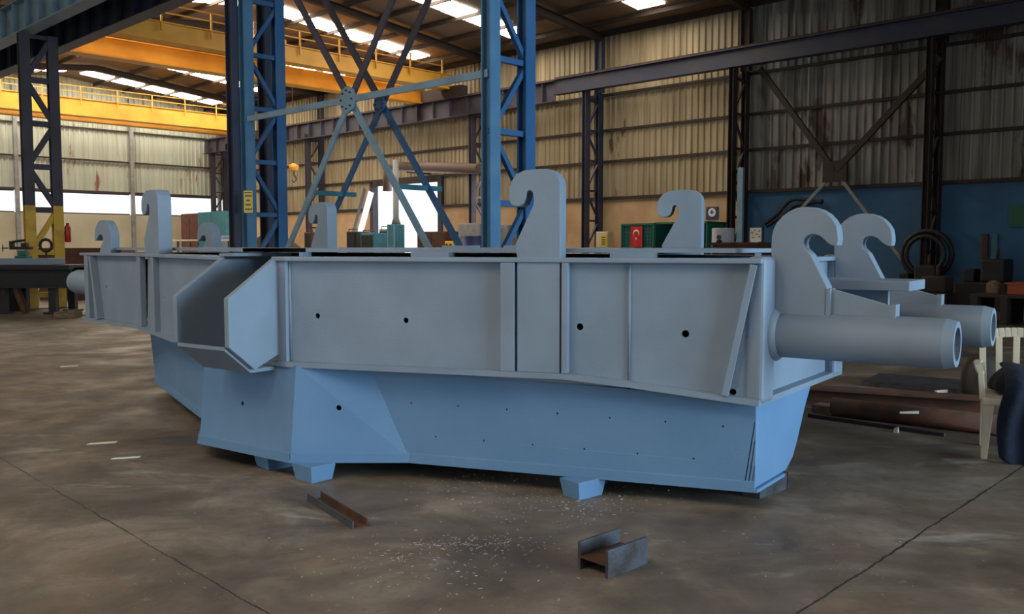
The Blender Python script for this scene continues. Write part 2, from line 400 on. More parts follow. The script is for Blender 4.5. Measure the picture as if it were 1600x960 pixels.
# translucent roof-light strips, sheet by sheet
SKY_U = [17.2, 23.0, 28.6, 34.4, 40.3, 45.6]
def rooflight(u, lo, hi, n):
    global wn
    wn += 1
    root = bpy.data.objects.new('window_%d' % wn, None); C.objects.link(root); root['kind'] = 'structure'; root.location = bl(lo, u, roof_z(lo))
    root.rotation_euler = (0, 0, BROT)
    step = (hi - lo) / n
    for i in range(n):
        a, b = lo + i * step + .04, lo + (i + 1) * step - .04
        wd = .50 + .02 * (i % 2)
        m = MB()
        def P(v, du, dz): return (v - lo, du, roof_z(v) - roof_z(lo) + dz)
        m.hexa([P(a, -wd, -.05), P(b, -wd, -.05), P(b, wd, -.05), P(a, wd, -.05)], [P(a, -wd, -.01), P(b, -wd, -.01), P(b, wd, -.01), P(a, wd, -.01)])
        m.build('roof_panel', M['skylight'], root)
for u in SKY_U:
    rooflight(u, 17.3, 24.3, 6)
    if u > 25: rooflight(u, 9.2, 16.6, 5)
for u in (-4, 1.5, 5.5, 10.0, 17.2, 28.6, 40.3): rooflight(u, -6.5, -1.5, 3)  # unseen strips over the viewer's bay, added to light the frame from above

# ------------------------------------------------------------------ steel columns, bracing, runway beams
def steel_column(label, u, va, vb, ztop, body, pitch, near_mat=None, group=None, foot=None, foot_z=2.55, zroof=None, cw=.26, lw=.07):
    vm = (va + vb) / 2
    t = thing('steel_column', label, 'column', bl(vm, u), BROT, group)
    for k, v in enumerate((va, vb)):
        x = v - vm
        mm = (near_mat if (near_mat and k == 0) else body)
        z0 = 0.02
        if foot:
            m = MB(); m.ibeam((x, 0, z0), (x, 0, foot_z), cw, .16, .02, up=(0, 1, 0)); m.build('chord_foot', foot, t); z0 = foot_z
        m = MB(); m.ibeam((x, 0, z0), (x, 0, ztop), cw, .16, .02, up=(0, 1, 0)); m.build('chord', mm, t)
    m = MB(); mf = MB()
    z = 0.35; k = 0
    xa, xb = va - vm, vb - vm
    while z + pitch < ztop:
        tgt = mf if (foot and z + pitch * .5 < foot_z) else m
        tgt.bar((xa, 0, z), (xb, 0, z), lw, lw)
        p, q = ((xa, 0, z), (xb, 0, z + pitch)) if k % 2 else ((xb, 0, z), (xa, 0, z + pitch))
        tgt.bar(p, q, lw * .9, lw * .9); z += pitch; k += 1
    m.bar((xa, 0, z), (xb, 0, z), .08, .08)
    m.build('lacing', body, t)
    if foot: mf.build('lacing_foot', foot, t)
    else: mf.bm.free()
    m = MB(); m.box(xa - .2, -.2, 0, xb + .2, .2, .025); m.build('base_plate', body, t)
    if zroof:
        m = MB(); m.ibeam((xb, 0, ztop), (xb, 0, zroof), .2, .3, .02, up=(0, 1, 0)); m.build('upper_stub', body, t)
    return t
c1u, c2u, c3u = on_v(388, 250, 7.6)[0], on_v(767, 250, 7.6)[0], on_v(43, 250, 7.65)[0]
c1b, c2b, c3b = on_u(437, 250, c1u)[0], on_u(822, 250, c2u)[0], on_u(87, 250, c3u)[0]
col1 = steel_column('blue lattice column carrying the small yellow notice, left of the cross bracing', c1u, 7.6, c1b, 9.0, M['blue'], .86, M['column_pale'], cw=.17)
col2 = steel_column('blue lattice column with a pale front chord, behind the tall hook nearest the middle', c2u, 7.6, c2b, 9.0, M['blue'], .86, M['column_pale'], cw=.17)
col3 = steel_column('dark lattice column with a yellow painted foot at far left', c3u, 7.65, c3b, 6.7, M['violet'], 1.05, foot=M['yellow_post'], cw=.24, lw=.13)
t = thing('blue_sheet_panel', 'dark blue sheet panel standing behind the notice column, low down', 'panel', bl(9.0, on_v(424, 300, 9.0)[0]), BROT)
pz0, pz1 = on_v(424, 362, 9.0)[1], on_v(424, 258, 9.0)[1]
m = MB(); m.box(-.02, -.3, pz0, .02, .3, pz1); m.build('sheet', M['navy'], t)
m = MB()
for y in (-.3, .3): m.box(-.04, y - .03, 0, .04, y + .03, pz1)
m.bar((-.05, .3, pz1 - .1), (-.05, -.3, pz0 + .1), .03, .05); m.build('stand', M['blue'], t)
# dark outer stanchion beside the first blue column
m = MB(); m.ibeam((0, 0, 0), (0, 0, 9.1), .13, .2, .02, up=(0, 1, 0))
o = m.build('steel_stanchion', M['navy'], loc=bl(7.45, on_v(366, 250, 7.45)[0]), rotz=BROT); tag(o, 'navy stanchion standing against the left side of the blue column with the notice', 'column')
m = MB(); m.ibeam((0, 0, 0), (0, 0, 9.1), .22, .3, .03, up=(0, 1, 0))
o = m.build('steel_stanchion', M['navy'], loc=bl(8.5, on_v(420, 250, 8.5)[0]), rotz=BROT); tag(o, 'dark stanchion filling the right side of the blue column with the notice', 'column')
# wall columns
wl = {-1: None, 0: 'dark wall column right of the painted cross bracing, on the dark blue wall base',
      1: 'dark wall column left of the painted cross bracing, beside the desk with the monitor', 2: 'violet lattice wall column beside the electrical box with the yellow plate',
      3: 'wall column hidden behind the pale-chorded blue column', 4: 'wall column standing within the bright gate',
      5: 'violet lattice wall column left of the bright gate, behind a steel hook', 6: 'dark corner column between far wall and long wall'}
for k in (0, 1, 2, 3, 5, 6):
    uu = 8.6 + 5.76 * k if k < 6 else 46.8
    steel_column(wl[k], uu, 24.55, 25.3, 6.95, M['navy'] if k == 2 else (M['brown'] if k < 2 else M['violet']), 1.05, zroof=EAVE - .3, group='columns along the long right wall')

def x_brace(label, v, mt_hi, mt_lo, ztop=7.1):
    t = thing('cross_brace', label, 'bracing', bl(v, (c1u + c2u) / 2), BROT)
    h = (c1u - c2u) / 2; zm = ztop / 2 + .05
    for sy in (-1, 1):
        m = MB(); m.bar((0, sy * h, .1), (0, 0, zm), .03, .10); m.build('lower_arm', mt_lo, t)
        m = MB(); m.bar((0, sy * h, ztop), (0, 0, zm), .03, .11); m.build('upper_arm', mt_hi, t)
    if v < 8:
        m = MB(); m.bar((-.04, -h, zm), (-.04, h, zm), .03, .09); m.build('tie_bar', M['pale_blue'], t)
    m = MB()
    gr = .19 if v < 8 else .13
    m.lathe([(gr, -.02), (gr, .02)], (-.045, 0, zm), 8, axis=(1, 0, 0)); g = m.build('gusset_plate', M['pale_blue'] if v < 8 else M['blue'], t)
    for k in range(8):
        a = k * 2 * math.pi / 8; m = MB(); m.lathe([(.013, -.015), (.013, .015)], (-.075, gr * .66 * math.cos(a), zm + gr * .66 * math.sin(a)), 6, axis=(1, 0, 0)); m.build('bolt', M['mill'], g)
    return t
x_brace('pale near cross brace with a bolted round plate between the two blue columns', 7.6, M['violet'], M['pale_blue'])
x_brace('dark blue cross brace parallel to and behind the pale one', c1b - .02, M['violet'], M['blue'])
t = thing('bracing_link', 'short teal struts joining the two parallel cross braces', 'bracing', bl(8.0, (c1u + c2u) / 2), BROT)
for du, z in ((-1.0, 2.35), (1.0, 2.35), (-2.0, 1.1), (2.0, 1.1)):
    m = MB(); m.bar((-.4, du, z), (.4, du, z), .05, .07); m.build('strut', M['teal'], t)

def runway(label, v, ua, ub, z0, z1, mt, stiff=1.0, fw=.36):
    t = thing('crane_runway_beam', label, 'beam', bl(v, (ua + ub) / 2, z0), BROT)
    h = (ub - ua) / 2
    m = MB(); m.ibeam((0, -h, (z1 - z0) / 2), (0, h, (z1 - z0) / 2), fw, z1 - z0, .03); m.build('girder', mt, t)
    if stiff:
        n = int((ub - ua) / stiff)
        m = MB()
        for i in range(n):
            y = -h + (i + .5) * stiff; m.box(-fw / 2 + .02, y - .012, .03, fw / 2 - .02, y + .012, z1 - z0 - .03)
        m.build('stiffener', mt, t)
    m = MB(); m.bar((0, -h, z1 - z0 + .04), (0, h, z1 - z0 + .04), .06, .07); m.build('rail', M['rust'], t)
    return t
runway('blue-grey runway beam with ribs crossing the top left corner, upper of two', 7.75, 9.5, UE - .3, 6.72, 7.5, M['pale_blue'], .9)
runway('lower runway beam just behind the ribbed one in the top left corner', 8.75, 14.8, UE - .3, 6.55, 7.35, M['navy'], .9)
runway('dark navy runway beam fixed along the long right wall', 24.5, -6, 21.5, 6.95, 7.5, M['navy'], 0, .3)
runway('deep violet ribbed runway beam on the wall behind the cross bracing', 24.5, 21.5, UE - .3, 6.7, 7.45, M['violet'], 1.0, .36)

# bracing on the right wall, dark part above and pale struts below
t = thing('wall_cross_brace', 'dark cross bracing on the dim wall right of the desk', 'bracing', bl(25.0, 11.5), BROT)
zc = on_v(1305, 268, 25.0)[1]
uc = on_v(1305, 268, 25.0)[0] - 11.5
for px, py in ((1188, 108), (1470, 90)):
    uu, zz = on_v(px, py, 25.0)
    m = MB(); m.bar((0, uu - 11.5, zz), (0, uc, zc), .12, .16); m.build('upper_arm', M['brown'], t)
for px, py in ((1235, 345), (1420, 420)):
    uu, zz = on_v(px, py, 25.0)
    m = MB(); m.bar((0, uu - 11.5, zz), (0, uc, zc), .06, .09); m.build('lower_arm', M['greysheet'], t)
m = MB(); m.box(-.05, uc - .35, zc - .3, .05, uc + .35, zc + .3); m.build('gusset_plate', M['brown'], t)

# ------------------------------------------------------------------ overhead travelling cranes
def crane(label, u, near, far, rail_side=-1, trolley=True):
    t = thing('overhead_crane', label, 'crane', bl(16.6, u, near[0]), BROT)
    z0 = near[0]; a, b = -7.9, 7.9
    for (n0, n1), y in ((near, 0), (far, 1.7)):
        m = MB(); m.box(a, y - .2, n0 - z0 + .06, b, y + .2, n1 - z0); m.box(a, y - .28, n0 - z0, b, y + .28, n0 - z0 + .06); m.box(a, y - .26, n1 - z0, b, y + .26, n1 - z0 + .04)
        m.build('girder', M['yellow'], t)
    for x in (a, b):
        m = MB(); m.box(x - .2, -.9, -.35, x + .2, 2.6, .1)
        for y in (-.6, 2.3): m.lathe([(.16, -.07), (.16, .07)], (x, y, -.3), 16, axis=(1, 0, 0))
        m.build('end_carriage', M['brown'], t)
    top = near[1] - z0
    m = MB()
    for k in range(10):
        x = a + .6 + k * (b - a - 1.2) / 9; m.bar((x, -.3, top - .25), (x, -.3, top + .55), .05, .05)
    for zz in (.3, .55): m.bar((a + .6, -.3, top + zz), (b - .6, -.3, top + zz), .035, .035)
    m.build('handrail', M['yellow'], t)
    if trolley:
        x = -0.2
        tr_ = MB(); tr_.box(x - .6, -.1, top + .05, x + .6, 1.8, top + .22); tr_ = tr_.build('trolley', M['yellow'], t)
        m = MB(); m.lathe([(.22, -.4), (.22, .4)], (x, .8, top + .5), 16, axis=(0, 1, 0)); m.box(x - .5, .1, top + .2, x + .1, .7, top + .7); m.build('hoist_drum', M['greysheet'], tr_)
    return t
crane('nearer yellow double-girder bridge crane under the roof lights', 27.2, (7.8, 8.35), (7.42, 8.0))
crane('farther yellow bridge crane in front of the far wall', 42.3, (7.38, 8.12), (7.38, 8.12), trolley=False)
# hoist block hanging by its chain
uu, zz = on_v(459, 262, 20.0)
t = thing('hoist_hook_block', 'orange hoist hook block hanging on a chain above the machine', 'hoist', bl(20.0, uu, zz), BROT)
m = MB(); m.lathe([(.05, -.18), (.16, -.12), (.17, .05), (.08, .16)], (0, 0, 0), 12); m.box(-.2, -.05, -.02, .2, .05, .12); m.build('block', M['yellow'], t, .01)
m = MB(); m.tube([(0, 0, -.15), (0, 0, -.3), (.1, 0, -.4), (.1, 0, -.5), (0, 0, -.58), (-.1, 0, -.5)], .03, 8); m.build('hook', M['mill'], t)
m = MB(); m.tube([(0, 0, .1), (0, 0, roof_z(20.0) - zz - .1)], .012, 6); m.build('chain', M['brown'], t)

# ------------------------------------------------------------------ THE MACHINE FRAME
MROT = R(-36)
CA, CB = -5.14, 5.75
def ml(a, b, z=0.0): return Matrix.Rotation(MROT, 3, 'Z') @ Vector((a, b, z))
fr = thing('steel_machine_frame', 'huge grey-blue primed welded steel frame with upright hooks and pipe ends on support blocks', 'machine part', ml(CA, CB), MROT)
AX = Matrix.Rotation(MROT, 3, 'Z') @ Vector((1, 0, 0)); BX = Matrix.Rotation(MROT, 3, 'Z') @ Vector((0, 1, 0))
def lo(a, b): return (a - CA, b - CB)
TOP, ZU, ZL = 1.48, 0.775, 0.13
front = [(-9.60, 5.16), (-8.15, 4.93), (-5.50, 3.94), (-4.74, 3.94), (-1.84, 4.93)]
outline = [lo(*p) for p in front] + [lo(a, 2 * CB - b) for a, b in reversed(front)]
def zu(p):                        # underside of the upper box dips towards the right end
    a = p[0] + CA
    return ZU - max(0.0, (a + 2.85)) * 0.105
def inset(poly, d):
    n = len(poly); out = []
    for i in range(n):
        p0, p1, p2 = Vector(poly[i - 1]), Vector(poly[i]), Vector(poly[(i + 1) % n])
        d1 = (p1 - p0).normalized(); d2 = (p2 - p1).normalized()
        n1 = Vector((-d1.y, d1.x)); n2 = Vector((-d2.y, d2.x))
        k = (n1 + n2); k = k / k.dot(n1) if k.length > 1e-6 else n1
        q = p1 + k * d; out.append((q.x, q.y))
    return out
def local_px(px, py, z): # pixel -> local machine plan position at height z
    p = atz(px, py, z); return lo(p.x * AX.x + p.y * AX.y, p.x * BX.x + p.y * BX.y)
def hit_line(px, py, A, B):       # sight line meets the vertical plane through local plan points A, B -> (t along A->B, z)
    r = ray(px, py)
    rl = (r.x * AX.x + r.y * AX.y, r.x * BX.x + r.y * BX.y)
    ax, ay = A[0] + CA, A[1] + CB; dx, dy = B[0] - A[0], B[1] - A[1]
    # s*rl = A + t*d
    det = rl[0] * (-dy) - rl[1] * (-dx)
    s_ = (ax * (-dy) - ay * (-dx)) / det
    t_ = (rl[0] * ay - rl[1] * ax) / det
    return t_, CAMH + r.z * s_

# wall slab between two plan points with round holes cut through it
def slab(A, B, zb, zt, th, holes=(), slits=()):
    A = Vector((*A, 0)); B = Vector((*B, 0)); d = (B - A).normalized(); n = Vector((-d.y, d.x, 0))   # inward
    m = MB()
    k = 6; L_ = (B - A).length
    pts = [A + (B - A) * i / k for i in range(k + 1)]
    m.hexa([(*((A)[:2]), zb(A)), (*B[:2], zb(B)), (*(B + n * th)[:2], zb(B)), (*(A + n * th)[:2], zb(A))],
           [(*A[:2], zt), (*B[:2], zt), (*(B + n * th)[:2], zt), (*(A + n * th)[:2], zt)])
    if holes or slits:
        c = MB()
        for px, py, r in holes:
            t_, z = hit_line(px, py, A, B)
            p = A + (B - A) * t_; p.z = z
            c.lathe([(r, -.06), (r, th + .06)], p, 16, axis=n)
        for (x0, y0, x1, y1, w_, *dp) in slits:
            t0, z0 = hit_line(x0, y0, A, B); t1, z1 = hit_line(x1, y1, A, B)
            p = A + (B - A) * t0; q = A + (B - A) * t1; p.z = z0; q.z = z1
            c.bar(p + n * .0, q + n * .0, dp[0] if dp else .03, w_, up=(n.cross((q - p).normalized())))
        m.cut(c)
    return m
wi = inset(outline, 0.055)
TH = 0.025
uh = MB()
NB = len(wi)
upper_holes = {3: [(496, 494, .019), (634, 501, .019), (906, 511, .022), (1071, 522, .022), (1172, 526, .022), (846, 533, .006), (1145, 613, .02), (1178, 418, .022)],
               1: [(256, 467, .02), (206, 455, .02)], 0: [(166, 449, .022), (141, 446, .02)]}
for i in range(NB):
    A, B = wi[i], wi[(i + 1) % NB]
    if i == 2:                    # centre facet: open between the two pocket plates
        continue
    uh.add(slab(A, B, zu, TOP - .02, TH, upper_holes.get(i, ()), [(225, 400, 225, 504, .34, .2)] if i == 1 else ()))
uh.build('upper_box', M['primer'], fr)

# pocket in the centre facet
PW = 0.40; PA, PB_ = -5.43, -4.87
x0p, x1p = PA - CA, PB_ - CA; yp = 3.955 - CB
m = MB(); m.box(x0p - .05, yp, ZU, x0p, yp + .03, TOP - .02); m.build('facet_wall', M['primer'], fr)
m = MB(); m.box(x1p + .04, yp, ZU, wi[3][0], yp + .03, TOP - .02)
m.build('facet_wall', M['primer'], fr)
prof = [(-.55, TOP - .02), (0.0, TOP), (.40, 1.215), (.40, .90), (.20, .735), (0.0, .82), (-.55, .80)]
def pocket_plate(x, t_):
    m = MB(); m.plate(prof, (x, yp, 0), (0, -1, 0), (1, 0, 0), t_); return m
pocket_plate(x0p, .045).build('pocket_plate', M['primer'], fr, .004)
pocket_plate(x1p, .045).build('pocket_plate', M['primer'], fr, .004)
m = MB()
m.plate([(.40, .90), (.40, .875), (.20, .71), (-.5, .71), (-.5, .735), (.20, .735)], (x0p + .045, yp, 0), (0, -1, 0), (1, 0, 0), x1p - x0p - .045)
m.build('pocket_floor', M['primer'], fr)
m = MB(); m.box(x0p + .045, yp + .55, .735, x1p, yp + .58, 1.25); m.build('pocket_back', M['primer'], fr)
m = MB(); m.box(x0p + .0, yp - .02, TOP, x0p + .16, yp + .5, TOP + .02); m.build('flange_stub', M['primer'], fr)

# top and bottom flanges
notch = [(x0p + .045, yp - .06), (x0p + .045, yp + .55), (x1p, yp + .55), (x1p, yp - .06)]
op = list(outline)
top_poly = op[:3] + [(x0p + .045, op[2][1]), (x0p + .045, yp + .55), (x1p, yp + .55), (x1p, op[2][1])] + op[3:]
m = MB(); m.prism(top_poly, TOP - .03, TOP); m.build('top_flange', M['primer'], fr, .006)
def refine(poly, step=.35):
    out = []
    for i in range(len(poly)):
        a, b = Vector(poly[i]), Vector(poly[(i + 1) % len(poly)]); n = max(1, int((b - a).length / step))
        out += [tuple(a + (b - a) * k / n) for k in range(n)]
    return out
# bottom flange as a ring strip so that it can follow the dip
ri, ro = inset(outline, .30), inset(outline, .0)
m = MB()
for i in range(len(ro)):
    a0, a1 = Vector(ro[i]), Vector(ro[(i + 1) % len(ro)]); b0, b1 = Vector(ri[i]), Vector(ri[(i + 1) % len(ri)])
    n = 8
    for k in range(n):
        p = [a0.lerp(a1, k / n), a0.lerp(a1, (k + 1) / n), b0.lerp(b1, (k + 1) / n), b0.lerp(b1, k / n)]
        m.hexa([(q.x, q.y, zu(q) - .035) for q in p], [(q.x, q.y, zu(q)) for q in p])
bmesh.ops.remove_doubles(m.bm, verts=m.bm.verts, dist=.0005)
m.build('bottom_flange', M['primer'], fr)

# raised deck on spacers: the dark slots along the top
dk = inset(outline, .22)
dpoly = dk[:2] + [dk[2], (x0p - .1, dk[2][1]), (x0p - .1, yp + .62), (x1p + .1, yp + .62), (x1p + .1, dk[3][1]), dk[3]] + dk[4:]
m = MB(); m.prism(dpoly, TOP + .030, TOP + .056); m.build('deck_plate', M['primer'], fr)
def front_line(px, back=.0):      # local plan point on the front edge under a pixel column
    for i in (0, 1, 3):
        t_, _ = hit_line(px, 400, outline[i], outline[i + 1])
        if 0 <= t_ <= 1:
            a, b = Vector(outline[i]), Vector(outline[i + 1]); d = (b - a).normalized(); return a + (b - a) * t_ + Vector((-d.y, d.x)) * back, d
for pa, pb in ((628, 688), (946, 1018), (1178, 1188), (450, 456)):
    (p, d), (q, _) = front_line(pa, .14), front_line(pb, .14); n = Vector((-d.y, d.x))
    m = MB(); m.prism([tuple(p), tuple(q), tuple(q + n * .12), tuple(p + n * .12)], TOP - .002, TOP + .030); m.build('spacer_plate', M['primer'], fr)
for pa, pb, bk in ((645, 685, .5), (752, 796, .45)):
    (p, d), (q, _) = front_line(pa, bk), front_line(pb, bk); n = Vector((-d.y, d.x))
    m = MB(); m.prism([tuple(p), tuple(q), tuple(q + n * .3), tuple(p + n * .3)], TOP + .054, TOP + .075); m.build('pad_plate', M['primer'], fr)
# lower hull
LZ = [(-8.62, 5.42), (-6.30, 4.42), (-5.66, 3.90), (-4.66, 3.90), (-4.02, 4.37), (-1.885, 5.02)]
bot = [lo(*p) for p in LZ]
back = [lo(a, 2 * CB - b) for a, b in reversed(LZ)]
lower_top = [lo(*p) for p in ((-8.72, 5.42), (-6.30, 4.42), (-5.66, 3.96), (-4.66, 3.96), (-4.30, 4.28), (-1.885, 5.0))]
low = MB()
def quad_slab(b0, b1, t1, t0, zb, zt0, zt1, th, holes=(), slits=()):
    d = (Vector((*b1, 0)) - Vector((*b0, 0))).normalized(); n = Vector((-d.y, d.x, 0)) * th
    m = MB()
    o4 = [Vector((*b0, zb)), Vector((*b1, zb)), Vector((*t1, zt1)), Vector((*t0, zt0))]
    m.hexa(o4, [p + n for p in o4])
    if holes or slits:
        c = MB(); A, B = Vector((*b0, 0)), Vector((*b1, 0)); nn = n.normalized()
        for px, py, r in holes:
            t_, z = hit_line(px, py, b0, b1); p = A + (B - A) * t_; p.z = z
            c.lathe([(r, -.15), (r, th + .15)], p, 12, axis=nn)
        for (x0, y0, x1, y1, w_) in slits:
            t0_, z0 = hit_line(x0, y0, b0, b1); t1_, z1 = hit_line(x1, y1, b0, b1)
            p = A + (B - A) * t0_; q = A + (B - A) * t1_; p.z = z0; q.z = z1
            c.bar(p, q, .04, w_, up=nn.cross((q - p).normalized()))
        m.cut(c)
    return m
small = [(643, 630), (716, 635), (792, 640), (871, 646), (953, 653), (1040, 659), (1130, 666), (681, 683), (756, 689), (832, 695), (913, 702), (996, 709), (1084, 717)]
H = {2: [(373, 632, .016)], 3: [(528, 639, .019)], 4: [(x, y, .0065) for x, y in small]}
ZF = lambda p: zu(p) - .02
for i in range(5):
    low.add(quad_slab(bot[i], bot[i + 1], lower_top[i + 1], lower_top[i], ZL, ZF(lower_top[i]), ZF(lower_top[i + 1]), .02, H.get(i, ()),
                      [(1184, 634, 1163, 760, .006), (1188, 634, 1169, 760, .006), (1193, 634, 1175, 759, .006)] if i == 4 else ()))
# back side, mirrored, and the ends
bk_b = [lo(a, 2 * CB - b) for a, b in LZ[:5]] + [lo(-2.6, 6.1)]
for i in range(5):
    low.add(quad_slab(bk_b[i + 1], bk_b[i], bk_b[i], bk_b[i + 1], ZL, ZF(bk_b[i + 1]), ZF(bk_b[i]), .02))
low.add(quad_slab(lo(-1.92, 5.6), bk_b[5], bk_b[5], lo(-1.92, 6.0), ZL, zu(bk_b[5]) - .02, zu(bk_b[5]) - .02, .02))
low.add(quad_slab(bk_b[0], bot[0], lower_top[0], bk_b[0], ZL, ZU, ZU, .02))
# bottom plate
m = MB(); m.prism(inset(bot[:] + [(bot[-1][0], bot[-1][1] + .45)] + [(p[0] - (.0), p[1]) for p in list(reversed(bk_b))[1:]], -.018), ZL - .02, ZL); low.add(m)
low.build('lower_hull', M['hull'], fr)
# lower right end plate, tapering below
zr = zu(lo(-1.87, 5)) - .02
ax_ = -1.885 - CA
m = MB(); m.plate([(5.02, zr), (6.05, zr), (5.90, .48), (5.76, .28), (5.68, .19), (5.56, ZL), (5.02, ZL)], (ax_, -CB, 0), (0, 1, 0), (-1, 0, 0), .03)
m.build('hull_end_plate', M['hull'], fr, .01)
# keel strip along the lower edge
m = MB()
for i in range(5):
    a, b = Vector(bot[i]), Vector(bot[i + 1]); d = (b - a).normalized(); n = Vector((-d.y, d.x))
    p = [a - n * .012, b - n * .012, b + n * .02, a + n * .02]
    m.prism([tuple(q) for q in p], ZL - .02, ZL + .045)
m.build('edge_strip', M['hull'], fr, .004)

# vertical ribs on the upper box
def rib(pxa, pxb, out=.05, pyb=None, zt=TOP - .03):
    (p, d), (q, _) = front_line(pxa, 0), front_line(pxb, 0); n = Vector((-d.y, d.x))
    m = MB(); zb = lambda s_: zu(s_)
    poly = [tuple(p + n * .004), tuple(q + n * .004), tuple(q + n * .06), tuple(p + n * .06)]
    m.prism(poly, zb, zt); m.build('rib', M['primer'], fr, .004)
for a, b in ((781, 803), (877, 887), (233, 238), (212, 217), (130, 136)): rib(a, b)
# weld seams
for px in (982, 446, 1188):
    (p, d) = front_line(px, .05); m = MB(); m.tube([(p.x, p.y, zu(p) + .005), (p.x, p.y, TOP - .03)], .009, 8); m.build('weld_seam', M['primer'], fr)
# slanted stiffener near each end
(p, d), (q, _) = front_line(1178, .02), front_line(1136, .02); n = Vector((-d.y, d.x, 0))
P_, Q_ = Vector((p.x, p.y, TOP - .035)), Vector((q.x, q.y, zu(q)))
m = MB(); m.bar(P_, Q_, .07, .04, up=d.to_3d()); m.build('slanted_stiffener', M['primer'], fr, .004)
(p, d), (q, _) = front_line(141, .02), front_line(150, .02)
m = MB(); m.bar((p.x, p.y, TOP - .035), (q.x, q.y, zu(q)), .07, .05, up=d.to_3d()); m.build('slanted_stiffener', M['primer'], fr, .004)
# rounded corner posts at the two right corners
for b in (4.93, 2 * CB - 4.93):
    x, y = lo(-1.84, b); s_ = 1 if b < CB else -1
    m = MB(); m.box(x - .10, min(y + s_ * .02, y + s_ * .22), zu((x, y)) - .03, x + .015, max(y + s_ * .02, y + s_ * .22), TOP + .012)
    m.build('corner_post', M['primer'], fr, .035, seg=4)
# weld line on the end wall
# pipes at both ends
def pipe(a0, a1, b, z, r, name='pipe'):
    x0, y = lo(a0, b); x1, _ = lo(a1, b); s_ = 1 if a1 > a0 else -1
    m = MB()
    m.lathe([(r, 0), (r, abs(a1 - a0) - .055), (r * .90, abs(a1 - a0)), (r * .66, abs(a1 - a0)), (r * .64, abs(a1 - a0) - .35)], (x0, y, z), 40, axis=(s_, 0, 0), sharp=True)
    o = m.build(name, M['primer'], fr)
    c = MB(); c.lathe([(r * 1.18, 0), (r * 1.18, .02), (r, .05)], (x0 + s_ * (0.02), y, z), 32, axis=(s_, 0, 0)); c.build('pipe_collar', M['primer'], o)
    return o
pipe(-1.86, -.86, 5.17, 1.035, .135); pipe(-1.86, -.86, 6.40, 1.035, .135)
pipe(-9.6, -10.15, 5.42, 1.14, .14); pipe(-9.6, -10.15, 6.4, 1.14, .14)

# hooks --------------------------------------------------
def px_prof(pts, cx, cy, s_, z0=CAMH, y0=385.0): return [((x - cx) * s_, z0 + (y0 - y) * s_) for x, y in pts]
tall = [(876, 402), (876, 290), (874, 281), (869.5, 273.5), (862.5, 268.5), (854, 266.7), (838, 266.5), (819, 268), (806, 273), (798, 284), (794, 294), (793.5, 306), (795, 316), (799, 321.5), (806, 323.5), (812, 322.5), (817, 319), (820.5, 311), (822, 302), (825, 299), (829.5, 299.5), (832.5, 303), (834, 311), (833, 322), (828, 332), (816, 357), (804, 382), (804.5, 392), (807, 402)]
S5 = 0.00394
tall_prof = [(x, z) for x, z in px_prof(tall, 841, 0, S5)]
def tall_hook(a, b, ang, t_=.135, down=.0, dz=0.0, name='lifting_hook', wide=1.0):
    x, y = lo(a, b); ax = (math.cos(ang), math.sin(ang), 0); n = (-math.sin(ang), math.cos(ang), 0)
    pr = [(q * wide, z + dz) for q, z in tall_prof]
    if down:
        pr = [(pr[0][0], down)] + pr + [(pr[-1][0], down)]
    m = MB(); m.plate(pr, (x, y, 0), ax, n, t_); return m.build(name, M['primer'], fr, .004)
# centre front hook runs down the face of the box
(p, d) = front_line(840, .012); angR = math.atan2(d.y, d.x)
tall_hook(p.x + CA, p.y + CB, angR, .15, zu(p) + .0)
(p, d) = front_line(232, .03); tall_hook(p.x + CA, p.y + CB, R(-6), .13, TOP - .05, .05)
tall_hook(-3.24, 6.86, R(14), .13, TOP - .01, .0, wide=1.15)
tall_hook(-7.30, 6.55, R(-4), .13, TOP - .01, .0)
rnd = [(1296, 498), (1296, 448), (1284, 425), (1270, 398), (1259.5, 388), (1258, 380), (1259, 374), (1263, 369), (1270, 366.5), (1277, 367), (1285, 370), (1292, 377), (1299, 382.5), (1306, 385), (1309.5, 384), (1311, 376), (1310.5, 366), (1308, 354), (1302, 344), (1294, 335.5), (1284, 329), (1272, 325), (1260, 324), (1247, 325.5), (1235, 330), (1224, 338), (1215, 348), (1210, 358), (1207.5, 370), (1207, 385), (1208, 410), (1214, 498)]
rprof = [((x - 1260) * .00366, CAMH + (385 - y) * .00366) for x, y in rnd]
def round_hook(a, b, sgn=1, dz=0.0, zmin=1.0, wd=1.0):
    x, y = lo(a, b)
    m = MB(); m.plate([(sgn * q * wd, max(z + dz, zmin)) for q, z in rprof], (x, y, 0), (1, 0, 0), (0, 1, 0), .10)
    return m.build('round_hook', M['primer'], fr, .004)
round_hook(-1.66, 5.12); round_hook(-1.66, 6.35)
round_hook(-9.28, 5.25, -1, .06, 1.44, .85); round_hook(-9.16, 6.45, -1, .06, 1.44, .85)
# gussets on the pipes beyond the hooks
for b in (5.15, 6.38):
    x, y = lo(-1.53, b)
    m = MB(); m.plate([(0, 1.315), (.34, 1.225), (.34, 1.13), (0, 1.13)], (x, y, 0), (1, 0, 0), (0, 1, 0), .03); m.build('gusset', M['primer'], fr, .003)
    m = MB(); m.box(x + .34, y - .03, 1.12, x + .37, y + .06, 1.235); m.build('gusset_stiffener', M['primer'], fr)
    m = MB(); m.box(x - .01, y - .03, 1.12, x + .02, y + .07, 1.31); m.build('gusset_stiffener', M['primer'], fr)
# cross plate between the hooks
x, y = lo(-1.86, 5.62)
m = MB(); m.box(x, y, 1.285, x + .66, y + .42, 1.345); m.build('landing_plate', M['primer'], fr, .004)
m = MB(); m.box(x, y + .18, 1.05, x + .5, y + .22, 1.285); m.build('gusset', M['primer'], fr)

